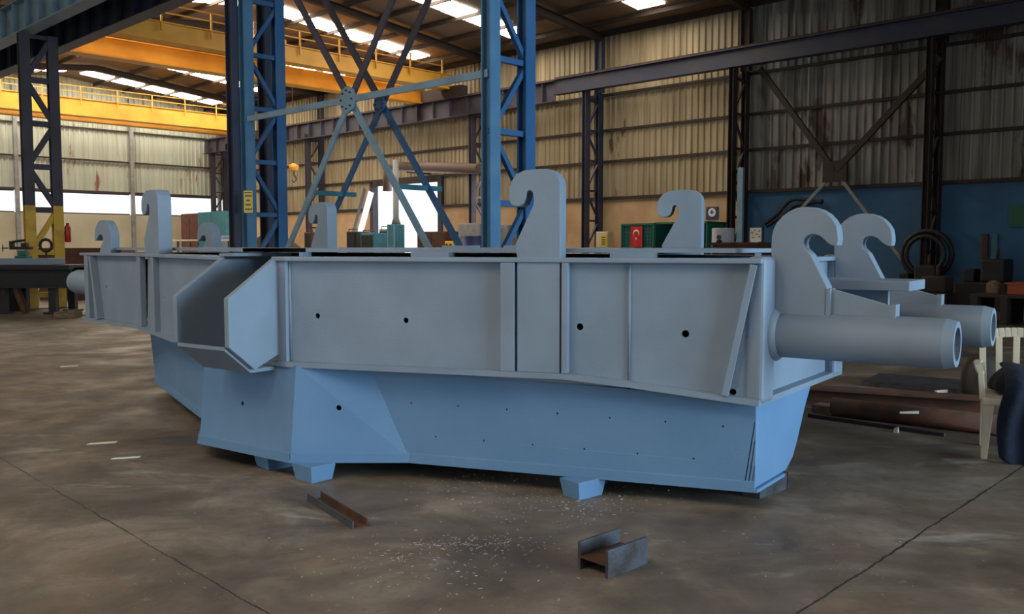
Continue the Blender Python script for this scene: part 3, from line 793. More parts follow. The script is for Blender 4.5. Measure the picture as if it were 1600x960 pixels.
# ------------------------------------------------------------------ support blocks under the frame
SG = 'support blocks under the machine frame'
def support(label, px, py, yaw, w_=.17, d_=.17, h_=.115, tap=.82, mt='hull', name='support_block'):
    p = atz(px, py, 0)            # nearest bottom corner
    o = Vector((p.x, p.y, 0)); ux = Vector((math.cos(yaw), math.sin(yaw), 0)); uy = Vector((-math.sin(yaw), math.cos(yaw), 0))
    t = thing(name, label, 'support block', o + ux * w_ / 2 + uy * d_ / 2, yaw, SG)
    m = MB(); a, b = w_ / 2, d_ / 2; e = 1 / tap
    m.hexa([(-a, -b, 0), (a, -b, 0), (a, b, 0), (-a, b, 0)], [(-a * e, -b * e, h_), (a * e, -b * e, h_), (a * e, b * e, h_), (-a * e, b * e, h_)])
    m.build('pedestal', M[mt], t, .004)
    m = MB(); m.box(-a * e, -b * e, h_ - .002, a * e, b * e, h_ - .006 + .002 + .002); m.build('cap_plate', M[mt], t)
    return t
support('tapered blue-grey support block right of the frame\'s front corner edge', 487, 757, R(50))
support('small support block under the frame left of its front corner edge', 420, 736, R(40), .2, .2)
support('support block under the long right side, nearest the cut beam offcut', 905, 783, R(40), .2, .14)
t = thing('steel_support_stool', 'bare steel block under the right end of the frame', 'support block', atz(1187, 780, 0), R(44))
m = MB(); m.box(0, 0, 0, .33, .12, .108); m.build('stool', M['mill'], t)
m = MB(); m.box(.33, -.005, 0, .338, .125, .108); m.build('end_plate', M['mill'], t)

# ------------------------------------------------------------------ offcuts and clutter on the near floor
# cut H-beam
p = atz(915, 897, 0); q = atz(950, 907, 0)
t = thing('beam_offcut', 'short rusty cut H-beam standing on its flanges in the foreground', 'steel offcut', p, 0)
fl = []
P0 = atz(917, 895, 0); P1 = atz(950, 906, 0); P2 = atz(1012, 882, 0); d = (P2 - P1).normalized() ; s_ = (P1 - P0); wv = s_.length
n = Vector((d.y, -d.x, 0))
if n.dot(P0 - P1) < 0: n = -n
Lb = (P2 - P1).length; org = P1 - p
HB = .135; WB = .175
m = MB(); m.hexa([org, org + d * Lb, org + d * Lb + n * .018, org + n * .018], [v + Vector((0, 0, HB)) for v in (org, org + d * Lb, org + d * Lb + n * .018, org + n * .018)]); m.build('flange', M['mill'], t, .002)
o2 = org + n * WB
m = MB(); m.hexa([o2, o2 + d * Lb, o2 + d * Lb + n * .018, o2 + n * .018], [v + Vector((0, 0, HB)) for v in (o2, o2 + d * Lb, o2 + d * Lb + n * .018, o2 + n * .018)]); m.build('flange', M['mill'], t, .002)
a = org + n * .017
m = MB(); m.hexa([v + Vector((0, 0, .058)) for v in (a, a + d * Lb, a + d * Lb + n * (WB - .01), a + n * (WB - .01))], [v + Vector((0, 0, .068)) for v in (a, a + d * Lb, a + d * Lb + n * (WB - .01), a + n * (WB - .01))]); m.build('web', M['rust'], t)
# channel
A = atz(551, 828, 0); B = atz(480, 783, 0); Cc = atz(566, 823, 0)
t = thing('channel_offcut', 'narrow dark steel channel lying open side up left of the cut beam', 'steel offcut', A, 0)
d = (B - A); Lc = d.length; d.normalize(); n = Vector((d.y, -d.x, 0))
if n.dot(Cc - A) < 0: n = -n
for k, off in enumerate((0, .085)):
    o_ = n * off
    m = MB(); q = (o_, o_ + d * Lc, o_ + d * Lc + n * .007, o_ + n * .007); m.hexa(list(q), [v + Vector((0, 0, .045)) for v in q]); m.build('flange', M['rust'] if k else M['mill'], t)
m = MB(); q = (n * .006, d * Lc + n * .006, d * Lc + n * .086, n * .086); m.hexa(list(q), [v + Vector((0, 0, .007)) for v in q]); m.build('web', M['rust'], t)

# swarf: shiny chips scattered in front of and under the frame
m = MB()
def chip(x, y, s_):
    a = random.random() * 6.28; l = s_ * (1 + 2.0 * random.random()); w_ = s_ * .5
    c, s2 = math.cos(a), math.sin(a); h = s_ * (.3 + .5 * random.random()); t2 = random.uniform(0, .6) * s_
    m.hexa([(x - c*l - s2*w_, y - s2*l + c*w_, .0005), (x - c*l + s2*w_, y - s2*l - c*w_, .0005), (x + c*l + s2*w_, y + s2*l - c*w_, .0005 + t2), (x + c*l - s2*w_, y + s2*l + c*w_, .0005 + t2)],
           [(x - c*l - s2*w_, y - s2*l + c*w_, h), (x - c*l + s2*w_, y - s2*l - c*w_, h), (x + c*l + s2*w_, y + s2*l - c*w_, h + t2), (x + c*l - s2*w_, y + s2*l + c*w_, h + t2)])
def scatter(cx, cy, sx, sy, n, smin=.0015, smax=.0042):
    for _ in range(n):
        px = random.gauss(cx, sx); py = max(cy - 2.2 * sy, random.gauss(cy, sy))
        if py < 730 or py > 955: continue
        g = atz(px, py, 0); chip(g.x, g.y, random.uniform(smin, smax))
scatter(695, 850, 34, 6, 130); scatter(780, 850, 40, 7, 110); scatter(620, 873, 12, 4, 30); scatter(730, 890, 60, 18, 50); scatter(820, 790, 75, 18, 130); scatter(900, 785, 60, 14, 180)
scatter(740, 750, 55, 10, 80); scatter(960, 770, 60, 12, 60); scatter(610, 870, 60, 25, 60); scatter(700, 880, 150, 40, 110); scatter(1250, 860, 120, 45, 60, .0015, .003); scatter(250, 850, 160, 45, 50, .0015, .003)
tag(m.build('metal_swarf', M['silver']), 'shiny metal chips and swarf strewn over the floor before the frame', 'swarf', kind='stuff')

def scrap(name, label, px, py, w_, l_, yaw, mt='paper', h_=.006, cat='scrap', z=0.0):
    m = MB(); a, b = l_ / 2, w_ / 2
    m.hexa([(-a, -b * .8, 0), (a * .9, -b, 0), (a, b * .7, 0), (-a * .8, b, 0)], [(-a, -b * .8, h_), (a * .9, -b, h_ * 1.6), (a, b * .7, h_), (-a * .8, b, h_ * .6)])
    p = atz(px, py, z)
    return tag(m.build(name, M[mt], loc=p, rotz=yaw), label, cat)
scrap('paper_scrap', 'small pale scrap on the floor near the left edge, farthest of the three', 108, 573, .14, .22, .5)
scrap('paper_scrap', 'thin pale sliver on the floor left of the frame, middle of the three', 160, 693, .05, .22, .35)
scrap('paper_scrap', 'thin pale sliver on the floor left of the frame, nearest of the three', 197, 716, .04, .2, .3)
scrap('wood_block', 'small brown wood block on the floor before the left end', 107, 496, .35, .5, .0, 'wood', .12, 'wood block')
scrap('paper_scrap', 'crumpled pale scrap on the floor plate right of the frame', 1470, 613, .07, .12, .1, 'paper', .02, z=.052)
scrap('paper_scrap', 'tiny pale scrap in front of the steel rod at right', 1400, 676, .04, .07, 1.1, 'paper', .03)
scrap('paper_scrap', 'pale scrap lying on the rusty pipe at right', 1420, 646, .05, .16, -.06, 'paper', .015, z=.172)

# long stock lying on the floor at right
def stock(name, label, p0, p1, w_, h_, mt, kind='bar', cat='steel stock'):
    A = atz(*p0, 0); B = atz(*p1, 0); d = B - A; L_ = d.length; yaw = math.atan2(d.y, d.x)
    m = MB()
    if kind == 'bar': m.box(0, 0, 0, L_, w_, h_)
    elif kind == 'i': m.ibeam((0, w_ / 2, h_ / 2), (L_, w_ / 2, h_ / 2), w_, h_, .02)
    elif kind == 'pipe': m.lathe([(h_/2 * .8, 0.02), (h_/2 * .8, 0), (h_ / 2, 0), (h_ / 2, L_), (h_/2*.8, L_), (h_/2*.8, L_ - .02)], (0, h_ / 2, h_ / 2), 20, axis=(1, 0, 0))
    return tag(m.build(name, M[mt], loc=A, rotz=yaw), label, cat)
stock('steel_plate', 'long flat dark plate on the floor behind the pipe ends', (1345, 603), (1560, 622), .8, .05, 'mill')
stock('steel_beam', 'dark rusty H-beam lying on the floor below the pipe ends', (1235, 630), (1545, 652), .25, .16, 'rust', 'i')
stock('rusty_pipe', 'rusty brown pipe lying in front of the dark beam', (1296, 652), (1560, 684), .2, .17, 'rust', 'pipe')
stock('steel_rod', 'thin dark rod lying nearest on the floor at right', (1262, 652), (1475, 683), .03, .03, 'brown')
stock('wood_plank', 'pale wooden batten end beside the rusty pipe', (1268, 644), (1296, 648), .18, .07, 'wood')

# ------------------------------------------------------------------ plastic chair with clothes
cp = atz(1535, 717, 0)
CH = thing('plastic_armchair', 'cream moulded plastic armchair at the right edge with clothes on it', 'chair', (0, 0, 0), R(-24))
yaw = R(-24)
CH.location = cp + (Matrix.Rotation(yaw, 3, 'Z') @ Vector((.24, .24, 0)))
wp = M['white_plastic']
def leg(x, y, sx, sy):
    m = MB(); tx, ty = x * .93, y * .9
    m.hexa([(x - .012, y - .02, 0), (x + .028 * sx, y - .02, 0), (x + .028 * sx, y + .02, 0), (x - .012, y + .02, 0)],
           [(tx - .03, ty - .03, .43), (tx + .05 * sx, ty - .03, .43), (tx + .05 * sx, ty + .03, .43), (tx - .03, ty + .03, .43)])
    m.build('leg', wp, CH, .005)
leg(-.24, -.24, 1, 1); leg(.24, -.24, -1, 1); leg(-.22, .25, 1, 1); leg(.22, .25, -1, 1)
m = MB(); m.prism([(-.25, -.25), (.25, -.25), (.22, .24), (-.22, .24)], .425, .45); m.prism([(-.255, -.255), (.255, -.255), (.255, -.235), (-.255, -.235)], .395, .45)
m.build('seat', wp, CH, .01)
# backrest: a top rail with vertical slats
m = MB(); pts = [(-.25 + .5 * i / 12, .27 + .02 * math.cos((i - 6) / 6 * 1.5), .86 + .03 * math.cos((i - 6) / 6 * 1.5)) for i in range(13)]
for p0, p1 in zip(pts, pts[1:]): m.bar(p0, p1, .02, .075)
bk_ = m.build('backrest', wp, CH, .006)
for i, x in enumerate((-.235, -.12, 0, .12, .235)):
    m = MB(); m.bar((x * .92, .235, .44), (x * .96, .26, .65), .018, .045, up=(1, 0, 0)); m.bar((x * .96, .26, .65), (x, .285, .86), .018, .045, up=(1, 0, 0)); m.build('slat', wp, bk_, .003)
for s_ in (-1, 1):
    m = MB(); q = [(s_ * .25, .27, .66), (s_ * .275, .1, .665), (s_ * .28, -.1, .66), (s_ * .27, -.22, .63)]
    for p0, p1 in zip(q, q[1:]): m.bar(p0, p1, .05, .02)
    m.bar((s_ * .27, -.22, .64), (s_ * .25, -.20, .43), .02, .04)
    m.build('armrest', wp, CH, .004)
def lump(name, label, cat, loc, rings, mt, yaw=0.0, n=18, seed=1, amp=.12):
    """soft heap: rings of (z, rx, ry, cx, cy)"""
    rnd_ = random.Random(seed); m = MB(); R_ = []
    ph = [rnd_.uniform(0, 6.28) for _ in range(4)]
    for j, (z, rx, ry, cx, cy) in enumerate(rings):
        row = []
        for k in range(n):
            a = 2 * math.pi * k / n
            f = 1 + amp * math.sin(3 * a + ph[0] + j * .6) + amp * .6 * math.sin(7 * a + ph[1] - j * .9)
            row.append(m.bm.verts.new((cx + rx * f * math.cos(a), cy + ry * f * math.sin(a), z + .012 * math.sin(4 * a + ph[2] + j))))
        R_.append(row)
    for i in range(len(R_) - 1):
        for k in range(n): m.bm.faces.new((R_[i][k], R_[i][(k+1) % n], R_[i+1][(k+1) % n], R_[i+1][k])).smooth = True
    m.bm.faces.new(R_[0][::-1]).smooth = True; m.bm.faces.new(R_[-1]).smooth = True
    o = m.build(name, M[mt], loc=loc, rotz=yaw); tag(o, label, cat)
    sb = o.modifiers.new('s', 'SUBSURF'); sb.levels = 1; sb.render_levels = 2
    return o
ch = CH.location
rm = Matrix.Rotation(yaw, 3, 'Z')
lump('dark_bag', 'black cloth bag heaped on the seat of the plastic chair', 'bag', ch + rm @ Vector((-.02, .02, .456)), [(0, .17, .16, 0, 0), (.05, .2, .19, 0, 0), (.12, .19, .17, .01, 0), (.18, .14, .12, .03, .02), (.21, .05, .05, .03, .02)], 'blackcloth', seed=3)
# jacket draped over the front right of the seat and hanging down
def drape():
    m = MB(); nx, ny = 16, 22; G = []
    for j in range(ny):
        row = []
        t_ = j / (ny - 1)
        for i in range(nx):
            s2 = i / (nx - 1)
            x = -.13 + .36 * s2
            if t_ < .35: y = .12 - (t_ / .35) * .42; z = .66 - .12 * (t_ / .35) ** 2 + .01 * math.sin(9 * s2)
            else: y = -.30 - .05 * math.sin((t_ - .35) * 3); z = .54 - (t_ - .35) / .65 * (.50 + .05 * math.sin(s2 * 5))
            y += .025 * math.sin(s2 * 14 + t_ * 3) ; x += .02 * math.sin(t_ * 7) - .04 * (t_ - .35) * (1 if t_ > .35 else 0) * (s2 < .4)
            row.append(m.bm.verts.new((x, y, z)))
        G.append(row)
    for j in range(ny - 1):
        for i in range(nx - 1): m.bm.faces.new((G[j][i], G[j][i+1], G[j+1][i+1], G[j+1][i])).smooth = True
    o = m.build('denim_jacket', M['navycloth'], loc=ch, rotz=yaw)
    so = o.modifiers.new('s', 'SOLIDIFY'); so.thickness = .03; so.offset = 0
    sb = o.modifiers.new('b', 'SUBSURF'); sb.levels = 1; sb.render_levels = 1
    return tag(o, 'dark navy jacket hanging over the front of the plastic chair', 'jacket')
drape()
pb = atz(1556, 640, 0)
lump('brown_sack', 'dark brown sack on the floor behind the plastic chair', 'sack', pb + Vector((.15, .55, 0)), [(0.0, .16, .14, 0, 0), (.12, .2, .17, 0, 0), (.3, .2, .16, 0, 0), (.42, .13, .12, 0, 0), (.47, .05, .04, 0, 0)], 'brown', seed=5)

# ------------------------------------------------------------------ left: black steel bench and what stands on it
def bench():
    A = atz(130, 478, 0); 
    yl = 21.0
    x0 = (-40 - 800) / 1400 * yl; x1 = (128 - 800) / 1400 * yl
    t = thing('steel_bench', 'long black I-beam bench with splayed legs at the left edge', 'bench', (x0, yl, 0), 0)
    L_ = x1 - x0
    m = MB(); m.box(0, -.6, 1.06, L_, .6, 1.12); m.build('bench_top', M['black'], t)
    for y in (-.5, .5):
        m = MB(); m.ibeam((0, y, .83), (L_, y, .83), .25, .46, .035); m.build('side_beam', M['black'], t)
    for x, w_ in ((.75, .5), (L_ - .45, .16)):
        for y in (-.45, .45):
            m = MB(); m.box(x - w_ / 2, y - .08, .03, x + w_ / 2, y + .08, .6); m.box(x - w_ / 2 - .1, y - .14, 0, x + w_ / 2 + .1, y + .14, .04); m.build('leg', M['black'], t)
    m = MB(); m.bar((1.25, -.5, .6), (1.45, -.5, 0.02), .16, .1); m.build('prop_leg', M['rust'], t)
    return x0, yl, L_
bx0, byl, bL = bench()
def pxx(px, y): return (px - 800) / 1400 * y
m = MB(); m.box(0, -.35, 0, pxx(91, byl) - pxx(-30, byl), .35, .15); tag(m.build('machined_slab', M['primer'], loc=(pxx(-30, byl), byl, 1.121), bevel=.01), 'pale green-grey flat slab lying on the black bench', 'steel slab')
t = thing('bench_vice', 'green bench vice with a dark jaw on the pale slab', 'vice', (pxx(38, byl), byl, 1.271))
m = MB(); m.box(-.13, -.15, 0, .13, .15, .06); m.box(-.09, -.08, .06, .09, .08, .18); m.build('vice_body', M['greensteel'], t, .01)
m = MB(); m.box(-.3, -.06, .2, .2, .06, .27); m.box(-.3, -.06, .27, -.22, .06, .4); m.tube([(-.26, 0, .38), (.05, 0, .42)], .03, 8); m.box(-.02, -.07, .25, .1, .07, .36); m.build('jaw', M['black'], t, .01)
m = MB(); m.tube([(-.35, 0, .235), (-.5, 0, .235)], .015, 8); m.tube([(-.48, 0, .15), (-.48, 0, .32)], .012, 6); m.build('handle', M['mill'], t)
t = thing('hand_wheel_tool', 'dark round-handled tool leaning by the yellow column foot', 'tool', (pxx(70, byl), byl + .1, 1.121))
m = MB(); ring = [(.14 * math.cos(a / 12 * 6.283), 0, .45 + .14 * math.sin(a / 12 * 6.283)) for a in range(13)]; m.tube(ring, .035, 8); m.build('wheel', M['black'], t)
m = MB(); m.tube([(0, 0, 0), (0, 0, .32)], .025, 8); m.build('stem', M['black'], t)
m = MB(); m.box(-.06, -.06, .0, .06, .06, .02); m.build('foot', M['black'], t)
# timber crate behind the bench
m = MB(); m.box(-1.2, -.5, 0, 1.2, .5, 1.5)
for k in range(5): m.box(-1.23, -.54, .08 + k * .3, 1.23, -.5, .26 + k * .3)
tag(m.build('timber_crate', M['rustred'], loc=(pxx(125, 26), 26.5, 0)), 'reddish timber crate behind the black bench', 'crate')
# fire extinguisher on the yellow column foot
p = bl(c3b + .22, c3u - .02, 1.9)
t = thing('fire_extinguisher', 'red fire extinguisher hung on the right side of the yellow column foot', 'fire extinguisher', p, BROT)
red = mat('red_paint', (0.42, 0.02, 0.015), 0.4)
m = MB(); m.lathe([(.06, 0), (.075, .02), (.075, .36), (.05, .42), (.025, .44)], (0, 0, -.25), 16); m.build('cylinder', red, t)
m = MB(); m.box(-.02, -.06, .19, .02, .04, .23); m.build('valve', M['black'], t)
m = MB(); m.box(-.1, -.03, -.05, -.07, .03, .02); m.build('bracket', M['black'], t)

# yellow notice on the first blue column
p = bl(7.42, c1u - .16, 0)
r_ = ray(392, 316); dd = p.y / r_.y; zc_ = CAMH + r_.z * dd
t = thing('warning_notice', 'small yellow notice with dark lines of text on the blue column', 'notice', Vector((r_.x * dd, p.y - .14, zc_)), R(-12))
ynot = mat('notice_yellow', (0.62, 0.45, 0.12), 0.6)
m = MB(); m.box(-.075, -.006, -.175, .075, .006, .175); m.build('board', ynot, t)
m = MB()
for k, (w0) in enumerate((.05, .03, .045, .05)):
    z = .09 - k * .07
    x = -w0
    while x < w0:
        l = .016; m.box(x, -.009, z - .013, x + l, -.006, z + .013); x += .024
m.box(-.06, -.009, .135, .06, -.006, .15)
m.build('lettering', M['brown'], t)

# ------------------------------------------------------------------ along the far corner and the right wall
def wall_thing(name, label, cat, pxa, pxb, py_top, v, depth, mt, z0=0.0, bevel=.01, build=None):
    """a box-like thing standing against plane v: spans two pixel columns, its top at py_top"""
    ua = on_v(pxa, py_top, v)[0]; ub = on_v(pxb, py_top, v)[0]; zt = on_v((pxa + pxb) / 2, py_top, v)[1]
    w_ = abs(ua - ub); t = thing(name, label, cat, bl(v, (ua + ub) / 2, z0), BROT)
    return t, w_, zt - z0
def cabinet(label, pxa, pxb, py, v, depth, mt, name='cabinet', cat='cabinet', doors=2, leg_h=.08):
    t, w_, h = wall_thing(name, label, cat, pxa, pxb, py, v, depth, mt)
    m = MB(); m.box(0, -w_ / 2, leg_h, depth, w_ / 2, h); m.build('body', M[mt], t, .01)
    for k in range(doors):
        y0 = -w_ / 2 + k * w_ / doors + .02; y1 = -w_ / 2 + (k + 1) * w_ / doors - .02
        m = MB(); m.box(-.025, y0, leg_h + .04, 0, y1, h - .04); dr = m.build('door', M[mt], t, .006)
        m = MB(); m.box(-.05, y1 - .08, h * .5, -.025, y1 - .05, h * .5 + .15); m.build('handle', M['black'], dr)
    m = MB()
    for y in (-w_ / 2 + .05, w_ / 2 - .05):
        for x in (.05, depth - .05): m.box(x - .03, y - .03, 0, x + .03, y + .03, leg_h)
    m.build('feet', M['black'], t)
    return t, w_, h
cabinet('rust-red sheet cabinet below the far windows', 283, 310, 334, 21.0, .8, 'rustred')
cabinet('teal sheet cabinet right of the rust-red one', 309, 352, 331, 20.5, .8, 'teal')
cabinet('bright sky-blue low cabinet behind the left end of the frame', 345, 372, 368, 18.0, .6, 'pale_blue', doors=1)
cabinet('dark brown low cabinet right of the bright gate', 652, 697, 362, 23.0, .8, 'rust')
cabinet('grey machine housing above the blue drum', 716, 752, 349, 23.6, .7, 'greysheet', name='machine_housing', cat='machine', doors=1)
cabinet('grey housing seen under the tall hook by the blue column', 761, 795, 352, 24.3, .7, 'greysheet', name='machine_housing', cat='machine', doors=1)
def drum(label, px, r, py, v, mt):
    u, z = on_v(px, py, v); t = thing('steel_drum', label, 'drum', bl(v, u), BROT)
    m = MB(); pr = [(r * .96, 0), (r, .02)]
    for k in range(1, 3): pr += [(r, z * k / 3 - .02), (r * 1.04, z * k / 3), (r, z * k / 3 + .02)]
    pr += [(r, z - .02), (r * .98, z)]
    m.lathe(pr, n=28); m.build('barrel', M[mt], t)
    m = MB(); m.lathe([(r * .9, z - .001), (r * .9, z + .004)], n=28); m.lathe([(.04, z), (.04, z + .02)], (r * .5, 0, 0), 10); m.build('lid', M[mt], t)
M['navydrum'] = mat('navy_drum_paint', (0.015, 0.025, 0.10), 0.35)
M['whitedrum'] = mat('pale_drum', (0.42, 0.42, 0.44), 0.45)
drum('dark blue drum in front of the grey machine housing', 741, .52, 369, 22.4, 'navydrum')
drum('pale grey drum beside the brown desk', 1130, .30, 357, 21.5, 'whitedrum')
# teal machine column in the gateway
u_, z_ = on_v(619, 351, 22.0)
t = thing('drill_press', 'teal machine column with a narrow top standing before the bright gate', 'machine', bl(22.0, u_), BROT)
m = MB(); m.box(-.25, -.22, 0, .25, .22, z_); m.build('cabinet_base', M['teal'], t, .03)
m = MB()
for y in (-.2, .2): m.box(-.27, y - .03, .1, -.24, y + .03, z_)
m.build('edge_trim', M['pale_blue'], t)
uu, zt = on_v(619, 250, 22.0)
m = MB(); m.lathe([(.2, z_ - .02), (.12, z_ + .25), (.11, zt)], n=16); m.build('duct', M['greysheet'], t)
# big duct along the wall above the gate
ua, za = on_v(622, 262, 24.2); ub, zb_ = on_v(748, 264, 24.2)
t = thing('ventilation_duct', 'rusty brown duct running level above and right of the gate', 'duct', bl(24.2, ua, za), BROT)
m = MB(); m.tube([(-.3, .35, -1.0), (-.3, .35, -.2), (-.25, .2, 0), (0, 0, .05), (0, ub - ua, zb_ - za)], .2, 16); m.build('tube', mat('dull_duct_sheet', (0.15, 0.105, 0.085), .6, .2), t)
m = MB()
for k in range(4):
    y = (ub - ua) * (k + .5) / 4; m.box(-.03, y - .03, -.26, 1.3, y + .03, -.2)
m.build('bracket', M['brown'], t)
# row of small welding sets and carts between the hook and the gate
for i, (pa, pb2, py, mt, lb) in enumerate(((541, 556, 362, 'black', 'black welding set next to the round-topped back hook'), (563, 584, 364, 'teal', 'teal-screened welding set left of the bright gate'),
                                      (592, 607, 358, 'greysheet', 'grey welding set against the left gate post'), (475, 487, 363, 'rust', 'rusty upright box left of the back hook'))):
    v = 21.5 if i < 2 else 23.4
    t, w_, h = wall_thing('welding_set', lb, 'welding machine', pa, pb2, py, v, .6, mt); t['group'] = 'welding sets before the gate'
    m = MB(); m.box(0, -w_ / 2, .12, .7, w_ / 2, h); m.build('housing', M[mt], t, .03)
    m = MB(); m.box(-.02, -w_ / 2 + .08, h * .55, 0, w_ / 2 - .08, h - .1); m.build('front_panel', M['black'], t)
    m = MB(); m.tube([(.1, -w_ / 2 + .05, h), (.1, -w_ / 2 + .05, h + .1), (.1, w_ / 2 - .05, h + .1), (.1, w_ / 2 - .05, h)], .02, 6); m.build('handle', M['mill'], t)
    for y in (-w_ / 2 + .06, w_ / 2 - .06):
        m = MB(); m.lathe([(.1, -.04), (.1, .04)], (.35, y, .1), 14, axis=(0, 1, 0)); m.build('wheel', M['black'], t)
# bright leaning flat bars before the gate
m = MB(); ua, _ = on_v(612, 385, 20.5); 
A = bl(20.5, *[on_v(612, 392, 20.5)[0]], 0); 
for k, (x0, y0, x1, y1, lb) in enumerate(((556, 388, 580, 300, 'bright sheet strip leaning left of the gate, nearer of two'), (550, 372, 570, 295, 'dull sheet strip leaning left of the gate, farther of two'))):
    v = 24.0 + k * .25; u0_, z0_ = on_v(x0, y0, v - .8); u1_, z1_ = on_v(x1, y1, v)
    d_ = Vector((.8, u1_ - u0_, z1_ - z0_)); s0 = -z0_ / d_.z
    b0 = Vector((v - .8 + d_.x * s0, u0_ + d_.y * s0, 0))
    m = MB(); m.bar((0, 0, 0), tuple(Vector((v, u1_, z1_)) - b0), .02, .28 if k == 0 else .16)
    tag(m.build('leaning_strip', M['bright'] if k == 0 else M['mill'], loc=bl(*b0), rotz=BROT), lb, 'sheet strip')
# yellow gas trolley
u_, z_ = on_v(706, 377, 22.0)
t = thing('yellow_power_box', 'small bright yellow box with two dark sockets right of the brown cabinet', 'power box', bl(22.0, u_), BROT)
m = MB(); m.box(-.15, -.22, z_ - .4, .15, .22, z_); m.build('box_body', mat('bright_yellow', (.8, .48, .02), .45), t, .02)
m = MB(); m.bar((0, 0, 0), (0, 0, z_ - .4), .06, .06); m.box(-.2, -.2, 0, .2, .2, .03); m.build('stand', M['black'], t)
for y in (-.1, .1):
    m = MB(); m.lathe([(.06, 0), (.06, .03)], (-.15, y, z_ - .15), 12, axis=(-1, 0, 0)); m.build('socket', M['rust'], t)
# sheeted heap on a trestle behind the frame
px_c = 425
v = 13.0; u_, z_ = on_v(px_c, 362, v)
hp = bl(v, u_)
lump('sheeted_heap', 'brown sheeted heap behind the frame right of the first blue column', 'tarpaulin heap', hp, [(0, 1.0, .8, 0, 0), (.6, 1.05, .8, 0, 0), (1.3, 1.0, .75, 0, 0), (1.6, .7, .5, 0, 0), (z_ , .15, .1, 0, 0)], 'wood', seed=8, amp=.05, yaw=R(10))
# pale plank table behind left hooks
v = 17.0; ua, za = on_v(262, 375, v); ub, _ = on_v(345, 375, v)
t = thing('plank_table', 'pale plank table between the two left end hooks', 'table', bl(v, (ua + ub) / 2), BROT)
m = MB(); h = abs(ua - ub) / 2; m.box(-.5, -h, za - .06, .5, h, za); m.build('tabletop', M['paper'], t)
for x in (-.4, .4):
    for y in (-h + .1, h - .1):
        m = MB(); m.box(x - .04, y - .04, 0, x + .04, y + .04, za - .06); m.build('leg', M['wood'], t)
# green kiosk with the flag
v = 23.6
ua = on_v(1105, 370, v)[0]; ub = on_v(1022, 370, v)[0]; zt = on_v(1060, 347, v)[1]
t = thing('green_tool_cage', 'green steel tool cage with its mesh door swung open', 'tool cage', bl(v, (ua + ub) / 2), BROT)
h = (ub - ua) / 2; D_ = 1.2
m = MB(); m.box(0, -h, 0, D_, -h + .05, zt); m.box(0, h - .05, 0, D_, h, zt); m.box(D_ - .05, -h, 0, D_, h, zt); m.box(0, -h, zt - .06, D_, h, zt); m.box(0, -h, 0, D_, h, .06)
m.build('cage_shell', M['greensteel'], t)
m = MB()
for k in range(3): m.box(.2, -h + .06, .5 + k * .6, D_ - .06, h - .06, .53 + k * .6)
m.build('shelf', M['black'], t)
uc_ = on_v(972, 370, v)[0] - (ua + ub) / 2
m = MB(); z1 = zt - .05
for y in (h + .02, uc_): m.box(-.03, y - .03, .1, .03, y + .03, z1)
for z in (.1, z1): m.box(-.03, h, z - .03, .03, uc_, z + .03)
dr = m.build('cage_door', M['greensteel'], t)
m = MB()
k = h + .12
while k < uc_: m.bar((0, k, .12), (0, k, z1), .015, .015); k += .12
z = .2
while z < z1: m.bar((0, h, z), (0, uc_, z), .015, .015); z += .12
m.build('door_mesh', M['teal'], dr)
m = MB(); m.box(.025, h + .02, .12, .035, uc_, z1); m.build('door_backing', M['greensteel'], dr)
# flag
fu0 = on_v(1005, 375, v)[0]; fu1 = on_v(987, 375, v)[0]; fz1 = on_v(996, 354, v)[1]; fz0 = on_v(996, 386, v)[1]
fw, fh = fu1 - fu0, fz1 - fz0
t = thing('wall_flag', 'red flag with white crescent and star hung upright on the green cage door', 'flag', bl(v - .06, (fu0 + fu1) / 2, (fz0 + fz1) / 2), BROT)
m = MB(); 
for i in range(8):
    y0 = -fw / 2 + fw * i / 8; y1 = y0 + fw / 8; x0 = .006 * math.sin(i * 1.3); x1 = .006 * math.sin((i + 1) * 1.3)
    m.hexa([(x0, y0, -fh/2), (x0 + .006, y0, -fh/2), (x1 + .006, y1, -fh/2), (x1, y1, -fh/2)], [(x0, y0, fh/2), (x0 + .006, y0, fh/2), (x1 + .006, y1, fh/2), (x1, y1, fh/2)])
m.build('flag_cloth', mat('flag_red', (.55, .012, .012), .6), t)
wm = mat('flag_white', (.8, .75, .7), .6)
m = MB(); ro_, ri_ = fw * .27, fw * .215; zc2 = fh * .16; n = 24; pts = []
for k in range(n + 1):
    a = R(-40) + R(260) * k / n; pts.append((ro_ * math.cos(a), zc2 + ro_ * math.sin(a)))
for k in range(n, -1, -1):
    a = R(-32) + R(244) * k / n; pts.append((ri_ * math.cos(a), zc2 - fw * .06 + ri_ * math.sin(a)))
m.plate([(p[0], p[1]) for p in pts], (-.010, 0, 0), (0, -1, 0), (-1, 0, 0), .004); m.build('crescent', wm, t)
m = MB(); sp = []
for k in range(10):
    rr = fw * (.11 if k % 2 == 0 else .045); a = math.pi / 2 + k * math.pi / 5 + math.pi; sp.append((rr * math.cos(a), -fh * .10 + rr * math.sin(a)))
m.plate(sp, (-.010, 0, 0), (0, -1, 0), (-1, 0, 0), .004); m.build('star', wm, t)
